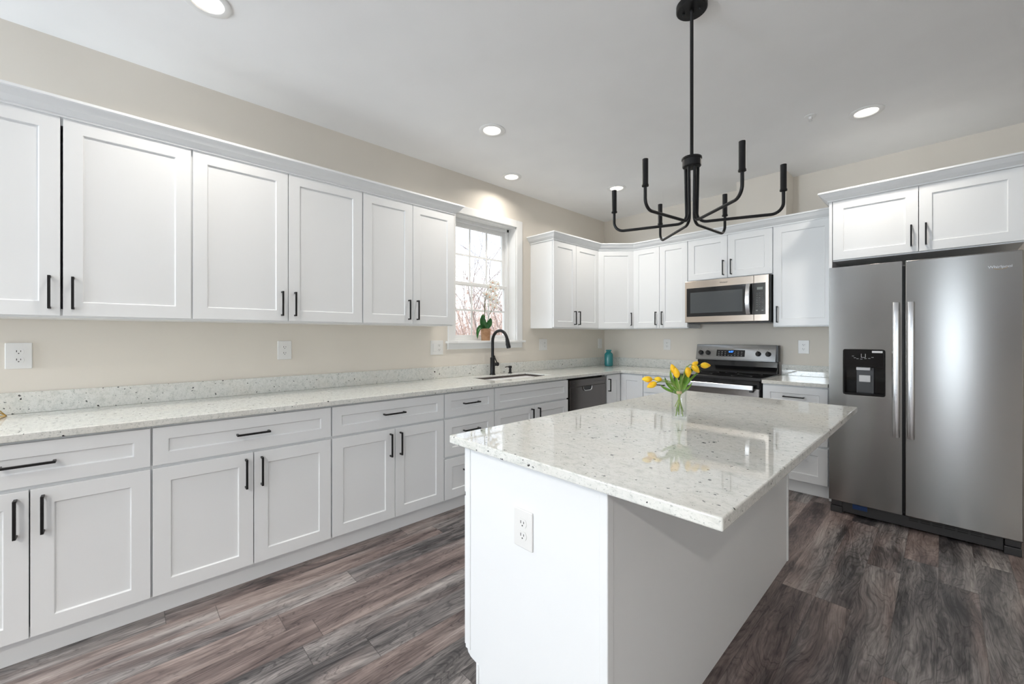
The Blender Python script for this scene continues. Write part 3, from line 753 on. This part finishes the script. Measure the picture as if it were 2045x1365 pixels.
# ------------------------------------------------------------------ microwave
YM = YB - .40
t = thing('microwave', 'stainless over-the-range microwave under the short wall cabinet', 'microwave', (1.246, 0, 0))
W_ = .768
MB().box(0, W_, YM + .022, YB - .002, 1.428, 1.852).build('body', M_BLACKP, t, bevel=.002)
MB().box(.012, W_ - .012, YM + .05, YB - .03, 1.416, 1.4275).build('vent_underside', M_DGREY, t, bevel=.002)
dr_ = MB().box(0, .638, YM, YM + .021, 1.428, 1.849).build('door', M_STEELW, t, bevel=.003)
cp = MB().box(.6385, W_ - .008, YM, YM + .021, 1.428, 1.849).build('control_panel', M_STEELW, t, bevel=.003)
MB().box(.018, .6375, YM - .0015, YM, 1.487, 1.777).build('door_glass', M_GLASSB, dr_)
MB().box(.055, .545, YM - .0022, YM - .0014, 1.522, 1.732).build('window', M_GLASSW, dr_, bevel=.0003)
hp_ = []
for i in range(13):
    a_ = -1 + 2 * i / 12; hp_.append((a_, .055 - .030 * a_ * a_))
hm = MB(); vs = []; fs = []
for a_, dp in hp_:
    z_ = 1.632 + a_ * .140
    for x_, y_ in ((-.019, 0), (-.015, -.008), (.015, -.008), (.019, 0), (.015, .006), (-.015, .006)): vs.append((.598 + x_, YM - dp + y_, z_))
for i in range(12):
    for k in range(6): fs.append((i * 6 + k, i * 6 + (k + 1) % 6, (i + 1) * 6 + (k + 1) % 6, (i + 1) * 6 + k))
fs += [tuple(range(6)), tuple(72 + k for k in range(6))]
hm.add(vs, fs, 0, True).box(.588, .608, YM - .03, YM, 1.500, 1.520).box(.588, .608, YM - .03, YM, 1.744, 1.764).build('handle', M_CHROME, dr_)
MB().box(.6395, .734, YM - .0015, YM, 1.487, 1.777).build('keypad', M_GLASSB, cp)
MB().box(.665, .712, YM - .0022, YM - .0014, 1.715, 1.738).build('display', M_LCD, cp, props={'label': 'grey display'})
kb = MB()
for r_ in range(7):
    for k_ in range(3): kb.box(.660 + k_ * .022, .671 + k_ * .022, YM - .002, YM - .0014, 1.680 - r_ * .021, 1.6865 - r_ * .021)
kb.build('key_marks', M_KEY, cp)
MB().box(.655, .672, YM - .002, YM - .0014, 1.520, 1.530).box(.702, .719, YM - .002, YM - .0014, 1.520, 1.530).build('start_keys', M_LCD, cp)
text_mesh('logo', 'Whirlpool', .017, M_DGREY, dr_, (.375, YM - .0008, 1.812), (R90, 0, 0))

# ------------------------------------------------------------------ refrigerator
YFR = 3.766
t = thing('refrigerator', 'stainless side-by-side refrigerator with water dispenser', 'refrigerator', (0, 0, 0))
MB().box(2.512, 3.406, YFR + .085, YB - .03, .03, 1.765).build('case', M_DGREY, t, bevel=.004)
MB().box(2.53, 2.60, YFR + .03, YFR + .16, 1.7655, 1.792).box(3.32, 3.39, YFR + .03, YFR + .16, 1.7655, 1.792).build('hinge_cover', M_BLACKP, t, bevel=.004)
MB().box(2.52, 3.40, YFR + .075, YFR + .0845, .10, 1.765).build('door_gasket', M_BLACKP, t)
DX0, DX1, DZ_0, DZ_1 = 2.590, 2.817, .870, 1.195
bm = bmesh.new()
# left door with a recess for the dispenser
def door_slab(x0, x1, hole, name):
    m_ = MB(); y0, y1, z0, z1 = YFR, YFR + .074, .094, 1.789
    r = .012
    if hole is None:
        return m_.box(x0, x1, y0, y1, z0, z1).build(name, M_STEEL, t, bevel=.006, seg=3)
    hx0, hx1, hz0, hz1 = hole; d_ = .062
    H = rrect(hx0, hx1, hz0, hz1, .014, 4)
    bm_ = bmesh.new()
    def loop(pts): 
        vs = [bm_.verts.new((x, y0, z)) for x, z in pts]; return [bm_.edges.new((vs[i], vs[(i + 1) % len(vs)])) for i in range(len(vs))]
    es = loop([(x0, z0), (x1, z0), (x1, z1), (x0, z1)]) + loop(H)
    bmesh.ops.triangle_fill(bm_, use_beauty=True, use_dissolve=False, edges=es)
    bmesh.ops.dissolve_limit(bm_, angle_limit=.01, verts=bm_.verts, edges=bm_.edges)
    rr = bmesh.ops.extrude_face_region(bm_, geom=list(bm_.faces))
    for e in rr['geom']:
        if isinstance(e, bmesh.types.BMVert): e.co.y = y1
    bmesh.ops.recalc_face_normals(bm_, faces=bm_.faces)
    return bm_obj(bm_, name, M_STEEL, .004, t)
ld = door_slab(2.509, 2.8995, (DX0, DX1, DZ_0, DZ_1), 'door')
rd = door_slab(2.9135, 3.409, None, 'door')
bpy_h = []
def fr_handle(x0, x1, par):
    vs = []; fs = []; k_ = 24; z0, z1 = .612, 1.514
    for i in range(k_ + 1):
        a_ = -1 + 2 * i / k_; dp = .052 - .022 * abs(a_) ** 5 ; z_ = (z0 + z1) / 2 + a_ * (z1 - z0) / 2
        w_ = (x1 - x0) / 2; cx_ = (x0 + x1) / 2
        for x_, y_ in ((-w_, .004), (-w_ + .004, -.004), (-w_ + .010, -.0065), (w_ - .010, -.0065), (w_ - .004, -.004), (w_, .004), (w_ - .004, .012), (-w_ + .004, .012)):
            vs.append((cx_ + x_, YFR - dp + y_, z_))
    for i in range(k_):
        for q in range(8): fs.append((i * 8 + q, i * 8 + (q + 1) % 8, (i + 1) * 8 + (q + 1) % 8, (i + 1) * 8 + q))
    fs += [tuple(range(8)), tuple(k_ * 8 + q for q in range(8))]
    cx_ = (x0 + x1) / 2
    MB().add(vs, fs, 0, True).box(cx_ - .011, cx_ + .011, YFR - .03, YFR, z0 + .004, z0 + .05).box(cx_ - .011, cx_ + .011, YFR - .03, YFR, z1 - .05, z1 - .004).build('handle', M_CHROME, par, props={'label': 'bright flat bar handle'})
fr_handle(2.853, 2.889, ld); fr_handle(2.924, 2.960, rd)
# dispenser: black recessed box
dd = MB(); bk = YFR + .060
dd.box(DX0 + .001, DX1 - .001, bk, bk + .008, DZ_0 + .001, DZ_1 - .001)
dd.box(DX0 + .001, DX0 + .007, YFR + .001, bk, DZ_0 + .006, DZ_1 - .006).box(DX1 - .007, DX1 - .001, YFR + .001, bk, DZ_0 + .006, DZ_1 - .006)
dd.box(DX0 + .007, DX1 - .007, YFR + .001, bk, DZ_0 + .001, DZ_0 + .016)
dd.box(DX0 + .007, DX1 - .007, YFR + .001, bk, DZ_1 - .125, DZ_1 - .001)
disp = dd.build('dispenser_recess', M_GLASSB, ld, bevel=.002)
MB().box(2.66, 2.755, bk - .018, bk - .001, .885, 1.068).build('dispenser_back', M_DGREY, ld, bevel=.003)
MB().box(2.662, 2.738, YFR + .012, YFR + .05, 1.048, 1.069).build('ice_chute', M_PASTE, ld, bevel=.003, props={'label': 'grey ice chute'})
MB().box(2.676, 2.738, bk - .032, bk - .019, .965, 1.012).build('dispenser_paddle', M_PASTE, ld, bevel=.003, props={'label': 'grey paddle'})
MB().box(2.748, 2.803, YFR - .0005, YFR + .0009, 1.172, 1.186).build('sticker', M_PASTE, ld, props={'label': 'pale sticker'})
ic = MB()
ic.box(2.690, 2.692, YFR - .0002, YFR + .0009, 1.140, 1.164).box(2.712, 2.714, YFR - .0002, YFR + .0009, 1.140, 1.164).box(2.690, 2.714, YFR - .0002, YFR + .0009, 1.138, 1.140)
for (a_, b_) in ((2.640, 1.146), (2.665, 1.128), (2.685, 1.126), (2.708, 1.130), (2.728, 1.132), (2.745, 1.140), (2.650, 1.134)): ic.box(a_, a_ + .012, YFR - .0002, YFR + .0009, b_, b_ + .0018)
ic.build('control_symbols', M_PASTE, ld)
text_mesh('logo', 'Whirlpool', .0225, M_CHROME, rd, (3.320, YFR - .0008, 1.700), (R90, 0, 0), .0008, 'silver lettering')
sw = MB().tube([(3.320 + .030 * math.cos(a_ / 10 * 2 * PI), YFR - .0012, 1.699 + .014 * math.sin(a_ / 10 * 2 * PI)) for a_ in range(6, 11)], .0007, 6); sw.build('logo_swirl', M_GOLD, rd)
# base
MB().box(2.58, 3.335, YFR + .035, YFR + .084, .012, .084).build('base_grille', M_DGREY, t, bevel=.002)
sl_ = MB()
for k in range(7): sl_.box(2.93 + k * .055, 2.975 + k * .055, YFR + .0335, YFR + .036, .060, .066).box(2.93 + k * .055, 2.975 + k * .055, YFR + .0335, YFR + .036, .072, .078)
sl_.build('grille_slots', M_BLACKP, t)
for x_ in (2.515, 3.336):
    MB().box(x_, x_ + .068, YFR + .022, YFR + .10, .0, .046).box(x_ + .004, x_ + .066, YFR + .028, YFR + .10, .050, .088).build('corner_foot', M_DGREY, t, bevel=.003)
MB().box(2.64, 2.72, YFR + .030, YFR + .034, .050, .082).build('protective_film', M_BLUEF, t, props={'label': 'blue film'})

# ------------------------------------------------------------------ chandelier
CX, CY = 2.297, 1.880
t = thing('chandelier', 'black six-arm chandelier on a long rod over the island', 'chandelier', (CX, CY, 0))
MB().lathe([(.066, ZC - .0005), (.066, ZC - .024), (.062, ZC - .028), (.0015, ZC - .028)], n=40).build('canopy', M_BLACK, t)
for s_ in (-1, 1): MB().lathe([(.0055, ZC - .0285), (.0055, ZC - .036), (.004, ZC - .038)], (s_ * .034, s_ * .008, 0), 14).build('canopy_screw', M_BLACK, t)
MB().lathe([(.0012, ZC - .028), (.010, ZC - .028), (.010, ZC - .040), (.0075, ZC - .044), (.0075, 2.110), (.0105, 2.104)], n=20).build('rod', M_BLACK, t)
MB().lathe([(.008, 2.104), (.042, 2.102), (.0435, 2.100), (.0435, 2.094), (.040, 2.092), (.040, 2.062), (.037, 2.059), (.010, 2.059)], n=40).build('hub', M_BLACK, t)
for ang, R in ((20.5, .352), (85, .330), (138.5, .362), (201, .350), (263, .348), (321, .360)):
    a_ = math.radians(ang); u_ = Vector((math.cos(a_), math.sin(a_), 0))
    pts = [u_ * .026 + Vector((0, 0, 2.054)), u_ * .024 + Vector((0, 0, 1.95)), u_ * .022 + Vector((0, 0, 1.845))]
    for i in range(1, 9):
        q = PI / 2 * i / 8; pts.append(u_ * (.022 + .040 * (1 - math.cos(q))) + Vector((0, 0, 1.845 - .040 * math.sin(q))))
    rb = .045
    for i in range(0, 9):
        q = PI / 2 * i / 8; pts.append(u_ * (R - rb + rb * math.sin(q)) + Vector((0, 0, 1.803 + rb - rb * math.cos(q))))
    pts.append(u_ * R + Vector((0, 0, 1.90)))
    ar = MB().tube(pts, .0066, 12).build('arm', M_BLACK, t)
    MB().lathe([(.0080, 1.893), (.0138, 1.896), (.0138, 1.902), (.0118, 1.905), (.0118, 2.006), (.0095, 2.006), (.0095, 1.985), (.001, 1.985)], (u_.x * R, u_.y * R, 0), 22).build('candle_sleeve', M_BLACK, ar)

# ------------------------------------------------------------------ recessed ceiling lights
def can(label, x, y, w_=5.5):
    t_ = thing('recessed_ceiling_light', label, 'ceiling light', (x, y, ZC), 0)
    MB().lathe([(.094, -.0005), (.094, -.004), (.088, -.007), (.066, -.006), (.062, -.001), (.060, -.0008)], n=40, caps=False).build('trim_ring', M_TRIM, t_)
    MB().lathe([(.062, -.0012), (.001, -.0012)], n=36, caps=False).build('diffuser', M_BULB, t_)
    l = area('can_light', (0, 0, -.008), (0, 0, 0), .11, .11, w_, (1, .93, .84), 150, 'DISK'); l.parent = t_; return t_
can('lit round recessed ceiling light cut off by the top edge above left wall cabinets', .795, .272)
can('largest complete lit ceiling light, above the middle of the left counter', .806, 1.960)
can('small lit recessed ceiling light nearest the wall above the window', .268, 2.668, 3.2)
can('lit recessed ceiling light behind the leftmost chandelier arm, nearest the room corner', .792, 3.650)
can('lit recessed ceiling light above the refrigerator, right of the chandelier', 2.731, 3.631)
for (x, y, w_) in ((2.2, -1.6, 9), (.8, -1.6, 9), (4.05, -2.1, 64), (5.0, 3.4, 4)):  # unseen lamps added for brightness; the strongest follows the island overhang shadow
    can('unseen recessed ceiling light outside the kitchen work area', x, y, w_)['group'] = 'recessed lights outside the photographed part of the ceiling'
t = thing('fire_sprinkler', 'small round fire sprinkler head on the ceiling left of the right ceiling light', 'sprinkler', (2.46, 3.42, ZC))
MB().lathe([(.034, -.0005), (.034, -.004), (.022, -.007), (.010, -.006), (.008, -.022), (.001, -.022)], n=28).build('escutcheon', M_TRIM, t)
MB().tube([(-.008, 0, -.010), (-.012, 0, -.022), (0, 0, -.034)], .0018, 8).tube([(.008, 0, -.010), (.012, 0, -.022), (0, 0, -.034)], .0018, 8).lathe([(.012, -.036), (.012, -.034), (.001, -.034)], n=20).build('deflector', M_CHROME, t)

# ------------------------------------------------------------------ teal bottle
t = MB().lathe([(.001, .004), (.040, .004), (.046, .0), (.052, .006), (.053, .02), (.053, .138), (.050, .152), (.038, .166), (.030, .172), (.029, .186), (.034, .188), (.036, .194), (.034, .201), (.029, .202), (.026, .198), (.025, .17), (.034, .160), (.046, .146), (.0495, .13), (.0495, .02), (.044, .009), (.001, .009)], (0, 0, 0), 36, caps=False).build('teal_bottle', M_TEAL, None, (.182, 4.440, CT1))
tag(t, 'teal glass bottle jar standing in the counter corner', 'bottle')

# ------------------------------------------------------------------ vase of tulips
VX, VY = 2.264, 1.824
t = thing('glass_vase', 'small clear glass vase on the island holding yellow tulips', 'vase', (VX, VY, CT1))
MB().lathe([(.001, .0005), (.030, .0005), (.0325, .004), (.0335, .135), (.0345, .137), (.0325, .138), (.0310, .135), (.0295, .012), (.001, .011)], n=36, caps=False).build('glass', M_VASE, t)
MB().lathe([(.001, .0115), (.0290, .0125), (.0298, .052), (.001, .052)], n=30, caps=False).build('water', M_WATER, t)
t = MB().lathe([(.012, -.006), (.0135, 0), (.012, .006), (.010, 0)], n=20, caps=False).build('raffia_tie', M_RAFFIA, None, (VX - .001, VY, 1.034)); tag(t, 'tan raffia band tied round the tulip stems in the vase', 'tie')
def bez(p0, p1, p2, p3, n_=14):
    out = []
    for i in range(n_ + 1):
        s_ = i / n_; out.append(p0 * (1 - s_) ** 3 + p1 * 3 * s_ * (1 - s_) ** 2 + p2 * 3 * s_ * s_ * (1 - s_) + p3 * s_ ** 3)
    return out
def orient(mb_, d_, pos, roll=0):
    q = Vector((0, 0, 1)).rotation_difference(d_.normalized()).to_matrix().to_4x4()
    return mb_.xform(Matrix.Translation(pos) @ q @ Matrix.Rotation(roll, 4, 'Z'))
def tulip_head(L, r):
    m_ = MB()
    for ring, (ro, k0) in enumerate(((r, 0), (r * .92, PI / 3))):
        for p in range(3):
            base_a = k0 + p * 2 * PI / 3; vs = []; fs = []; nu, nv = 6, 9
            for j in range(nv + 1):
                s_ = j / nv; rr = ro * (math.sin(PI * min(1, s_ * .93 + .05)) ** .55) * (1.0 - .52 * s_ ** 2.5); wd = 1.12 * (1 - s_ ** 3.2) + .05
                for i in range(nu + 1):
                    u_ = (i / nu * 2 - 1); a_ = base_a + u_ * wd; rad = rr * (1 - .10 * u_ * u_ + .03 * ring)
                    vs.append((rad * math.cos(a_), rad * math.sin(a_), s_ * L))
            for j in range(nv):
                for i in range(nu): q = j * (nu + 1) + i; fs.append((q, q + 1, q + nu + 2, q + nu + 1))
            m_.add(vs, fs, 0, True)
    m_.lathe([(.001, .02 * L), (r * .72, .18 * L), (r * .86, .42 * L), (r * .72, .68 * L), (r * .36, .90 * L), (.0008, .985 * L)], n=14, caps=False)
    return m_
def leaf_mb(pts, wmax, nrm):
    vs = []; fs = []; n_ = len(pts)
    for i, p in enumerate(pts):
        s_ = i / (n_ - 1); d_ = (pts[min(i + 1, n_ - 1)] - pts[max(i - 1, 0)]).normalized(); b_ = d_.cross(nrm).normalized(); up_ = b_.cross(d_)
        w_ = wmax * (math.sin(PI * min(1, s_ * .88 + .10)) ** .8) * (1 if s_ < .98 else .1)
        for u_ in (-1, -.5, 0, .5, 1): vs.append(tuple(p + b_ * (u_ * w_) + up_ * (abs(u_) * w_ * .35)))
    for i in range(n_ - 1):
        for k in range(4): q = i * 5 + k; fs.append((q, q + 1, q + 6, q + 5))
    return MB().add(vs, fs, 0, True)
TUL = [  # head base position, head tip direction, label, leaf?
    ((2.185, 1.722, 1.094), (-.7, -.72, .04), 'yellow tulip with head pointing far left, largest of the left pair', 0),
    ((2.215, 1.752, 1.093), (-.6, -.60, .10), 'small yellow tulip between vase and the far-left tulip head', 0),
    ((2.205, 1.722, 1.080), (-.60, -.62, -.42), 'yellow tulip drooping lowest on the left', 0),
    ((2.243, 1.826, 1.118), (-.25, -.20, .95), 'yellow tulip standing tallest above the vase', 1),
    ((2.266, 1.800, 1.103), (-.10, -.12, .98), 'yellow tulip in front just below the tallest one', 1),
    ((2.312, 1.945, 1.153), (.70, .72, -.02), 'yellow tulip with head pointing far right over the range', 1),
    ((2.298, 1.885, 1.155), (.55, .45, -.80), 'yellow tulip hanging down on the right, below the far-right head', 0),
    ((2.292, 1.850, 1.146), (.05, .0, -1), 'yellow tulip hanging down just right of the vase leaves', 0),
    ((2.280, 1.930, 1.150), (.4, .5, .45), 'small yellow tulip bud behind the right leaf cluster', 0)]
for i, (hp, hd_, lb, lf) in enumerate(TUL):
    t = thing('tulip', lb, 'flower', (VX, VY, CT1), 0, None)
    O = Vector((VX, VY, CT1)); hb = Vector(hp) - O; d_ = Vector(hd_).normalized()
    a_ = i * 2 * PI / 9; foot = Vector((.017 * math.cos(a_), .017 * math.sin(a_), .014 + .02 * (i % 3)))
    neck = Vector((-.006 * math.cos(a_), -.006 * math.sin(a_), .120))
    pts = bez(foot, foot * .5 + neck * .5, neck - Vector((0, 0, .02)), neck, 6)[:-1] + bez(neck, neck + Vector((hb.x * .1, hb.y * .1, .045)), hb - d_ * .035, hb, 12)
    MB().tube(pts, .0021, 8).build('stem', M_STEM, t)
    small = i in (1, 8)
    orient(tulip_head(.034 if small else .046, .0125 if small else .0155), d_, hb - d_ * .001, i).build('flower_head', M_TULIP, t)
LEAVES = [((0, 0, .115), (-.018, -.012, .15), (-.032, -.024, .18), (-.030, -.022, .222), .0085), ((0, 0, .11), (-.02, -.025, .14), (-.042, -.040, .15), (-.046, -.046, .190), .008),
          ((0, 0, .11), (.01, .015, .16), (.02, .04, .20), (.032, .10, .240), .0095), ((.004, 0, .11), (.02, .02, .15), (.03, .03, .18), (.022, .052, .222), .008),
          ((.003, 0, .11), (.015, .02, .13), (.03, .04, .14), (.038, .05, .165), .005), ((0, 0, .11), (-.03, -.03, .13), (-.05, -.05, .135), (-.062, -.058, .155), .006), ((0, 0, .11), (0, .005, .15), (.0, .01, .17), (.004, .014, .205), .007),
          ((0, 0, .11), (-.01, -.008, .14), (-.012, -.012, .17), (-.010, -.010, .20), .007), ((0, 0, .11), (.012, .02, .15), (.03, .07, .19), (.045, .13, .215), .006)]
tt = [o for o in bpy.data.objects if o.name.startswith('tulip') and o.type == 'EMPTY']
for i, (p0, p1, p2, p3, w_) in enumerate(LEAVES):
    nr = Vector((.72, -.69, .1))
    leaf_mb(bez(*[Vector(p) for p in (p0, p1, p2, p3)], 12), w_, nr).build('leaf', M_LEAF, tt[(3, 0, 5, 4, 6, 2, 7, 1, 8)[i]])

# ------------------------------------------------------------------ orchid on the window sill
OX, OY = -.028, 2.595
t = thing('terracotta_pot', 'small tan clay pot on the window sill holding an orchid', 'flower pot', (OX, OY, WZ0))
MB().lathe([(.001, 0), (.043, 0), (.050, .112), (.0505, .118), (.046, .118), (.044, .105), (.001, .100)], n=32, caps=False).build('pot', M_TERRA, t)
t = thing('orchid', 'white orchid with dark green leaves rising from the clay pot', 'plant', (OX, OY, WZ0))
MB().lathe([(.001, .102), (.0425, .104), (.001, .112)], n=20, caps=False).build('moss', M_SHRUB, t)
nr = Vector((.75, -.65, .1))
# along-wall direction (+y) reads to the right in the photograph
for (p0, p1, p2, p3, w_) in (((0, -.005, .11), (0, -.02, .15), (0, -.052, .20), (.01, -.035, .262), .032), ((0, .01, .11), (.01, .025, .15), (.01, .055, .18), (.02, .050, .225), .028), ((0, -.01, .115), (.01, -.06, .155), (.02, -.13, .13), (.03, -.125, .015), .021), ((.01, 0, .11), (.02, 0, .13), (.02, .01, .15), (.02, .005, .165), .018)):
    leaf_mb(bez(*[Vector(p) for p in (p0, p1, p2, p3)], 12), w_, nr).build('leaf', M_OLEAF, t)
spike = bez(Vector((0, 0, .11)), Vector((0, -.02, .30)), Vector((0, -.01, .44)), Vector((.0, .04, .55)), 16) + [Vector((0, .10, .60)), Vector((0, .16, .590))]
MB().tube(spike, .0028, 8).build('flower_spike', M_OSTEM, t)
spike2 = bez(Vector((0, .01, .11)), Vector((0, .02, .22)), Vector((0, .05, .27)), Vector((0, .12, .36)), 10) + [Vector((0, .16, .46)), Vector((0, .20, .52))]
MB().tube(spike2, .0024, 8).build('flower_spike', M_OSTEM, t)
MB().tube([(0, -.012, .11), (0, -.014, .43)], .0025, 8).build('support_stick', M_OSTEM, t)
def orchid_flower(pos, sc, rz):
    m_ = MB()
    for k, (an, ln, wd) in enumerate(((90, 1, .45), (210, 1, .45), (330, 1, .45), (20, 1.05, .75), (160, 1.05, .75))):
        a_ = math.radians(an); u_ = Vector((0, math.cos(a_), math.sin(a_))); v_ = Vector((0, -math.sin(a_), math.cos(a_)))
        vs = []; nn = 7
        for j in range(nn + 1):
            s_ = j / nn; w_ = wd * math.sin(PI * (s_ * .92 + .04)) ** .7
            for e_ in (-1, 0, 1): vs.append(tuple((u_ * (s_ * ln) + v_ * (e_ * w_ * .5) + Vector((.12 * math.sin(PI * s_) - (.06 if e_ else 0) + .03 * k, 0, 0))) * sc))
        m_.add(vs, [(j * 3 + e_, j * 3 + e_ + 1, j * 3 + e_ + 4, j * 3 + e_ + 3) for j in range(nn) for e_ in (0, 1)], 0, True)
    m_.xform(Matrix.Translation(pos) @ Matrix.Rotation(rz, 4, 'Z'))
    o_ = m_.build('blossom', M_OPETAL, t)
    MB().lathe([(.001, -.25 * sc), (.14 * sc, -.1 * sc), (.17 * sc, .1 * sc), (.06 * sc, .3 * sc)], (0, 0, 0), 10, axis='X').xform(Matrix.Translation(Vector(pos) + Vector((.006, -.003, 0))) @ Matrix.Rotation(rz, 4, 'Z')).build('lip', M_OLIP, o_)
for (y_, z_, s_) in ((-.005, .455, .040), (.045, .53, .042), (.075, .575, .036), (.04, .43, .042), (.085, .49, .040), (.09, .41, .042), (.05, .355, .036), (.12, .52, .036), (.12, .45, .034), (.10, .33, .036), (.13, .38, .030), (.14, .565, .026)):
    orchid_flower((.012 + .012 * random.random(), y_, z_), s_, -math.radians(30 + 30 * random.random()))
MB().lathe([(.001, -.01), (.006, -.004), (.006, .004), (.001, .012)], (0, .165, .588), 10).build('bud', M_STEM, t)

# ------------------------------------------------------------------ gold wire ornament at the left edge
t = thing('wire_ornament', 'gold wire geometric ornament on the counter at the far left edge', 'ornament', (.14, -.50, CT1))
w_ = MB(); rr = .0022; base_r = .118
Bp = [Vector((base_r * math.cos(math.radians(a_)), base_r * math.sin(math.radians(a_)), .0022)) for a_ in (120, 192, 264, 336, 48)]
Tp = [Vector((.075 * math.cos(math.radians(a_)), .075 * math.sin(math.radians(a_)), .060)) for a_ in (156, 228, 300, 12, 84)]
ap = Vector((0, 0, .135))
for k in range(5):
    w_.tube([Bp[k], Bp[(k + 1) % 5]], rr, 8).tube([Bp[k], Tp[k]], rr, 8).tube([Bp[(k + 1) % 5], Tp[k]], rr, 8).tube([Tp[k], ap], rr, 8).tube([Tp[k], Tp[(k + 1) % 5]], rr, 8)
w_.build('frame', M_GOLD, t)

# ------------------------------------------------------------------ outdoors beyond the window
o = MB().box(-40, -.30, -12, 45, -1.3, -1.2).build('ground', M_GROUND); o['kind'] = 'structure'
def tree(label, x, y, h, seed, spread=.5, depth=5, r0=.07):
    rnd = random.Random(seed); t_ = thing('bare_tree', label, 'tree', (x, y, -1.2), 0)
    trunk = MB(); br = MB()
    def grow(p, d, L, r, lv, mb_):
        n_ = 4; pts = [p]; q = p.copy(); dd = d.copy()
        for i in range(n_):
            dd = (dd + Vector((rnd.uniform(-1, 1), rnd.uniform(-1, 1), rnd.uniform(-.5, .9))) * .14).normalized(); q = q + dd * (L / n_); pts.append(q.copy())
        mb_.tube(pts, [r * (1 - .45 * i / n_) for i in range(n_ + 1)], 5 if lv > 1 else 7, caps=False)
        if lv >= depth: return
        for c_ in range(rnd.choice((2, 3, 3)) if lv else 4):
            k = rnd.choice((2, 3, 4)); ax = Vector((rnd.uniform(-1, 1), rnd.uniform(-1, 1), rnd.uniform(-.3, .6))).normalized()
            grow(pts[k], (dd + ax * (spread + .25 * rnd.random())).normalized(), L * rnd.uniform(.6, .85), r * .55, lv + 1, br)
    grow(Vector((0, 0, 0)), Vector((rnd.uniform(-.1, .1), rnd.uniform(-.1, .1), 1)), h * .38, r0, 0, trunk)
    trunk.build('trunk', M_BARK, t_); br.build('branches', M_BARK, t_)
TREES = [('bare tree with spreading branches seen in the left window panes', -3.6, 5.9, 6.2, 3, .7, 5, .026),
         ('bare tree seen through the middle of the window', -5.6, 7.9, 7.0, 11, .6, 5, .032),
         ('slim bare tree seen through the right window panes', -4.4, 7.6, 6.0, 21, .6, 5, .024),
         ('distant bare tree at the left of the window view', -9.0, 9.6, 8.0, 31, .6, 5, .04),
         ('distant bare tree behind the orchid blossoms', -9.5, 12.5, 8.0, 41, .6, 5, .04),
         ('farthest bare tree at the right of the window view', -8.0, 14.5, 8.5, 51, .6, 5, .04)]
for a_ in TREES: tree(*a_)
def shrub(label, x, y, w0, h, seed, n_=260):
    rnd = random.Random(seed); m_ = MB()
    for i in range(n_):
        bx_, by_ = rnd.uniform(-w0, w0), rnd.uniform(-w0, w0); p = Vector((bx_, by_, 0)); d_ = Vector((rnd.uniform(-.5, .5), rnd.uniform(-.5, .5), 1)).normalized(); L = h * rnd.uniform(.5, 1)
        pts = [p]
        for k in range(3):
            d_ = (d_ + Vector((rnd.uniform(-1, 1), rnd.uniform(-1, 1), rnd.uniform(-.2, .6))) * .35).normalized(); p = p + d_ * L / 3; pts.append(p.copy())
        m_.tube(pts, [.009, .007, .005, .003], 3, caps=False)
        for k in range(5):
            q = pts[1 + k % 3]; s_ = rnd.uniform(.03, .085); m_.add([tuple(q + Vector([rnd.uniform(-s_, s_) for _ in range(3)])) for _ in range(3)], [(0, 1, 2)])
    t_ = thing('dry_shrub', label, 'shrub', (x, y, -1.2), 0); m_.build('twigs', M_SHRUB, t_)
shrub('dry brown shrub filling the lower left window panes', -6.6, 8.4, 1.3, 4.6, 5, 520)
shrub('dry brown shrub behind the clay pot', -7.4, 10.4, 1.3, 4.3, 6, 520)
shrub('dry brown shrub at the lower right window panes', -6.2, 11.2, 1.3, 4.2, 8, 520)
shrub('distant tangle of dry brush across the window view', -13.5, 15.0, 3.4, 6.2, 9, 900)
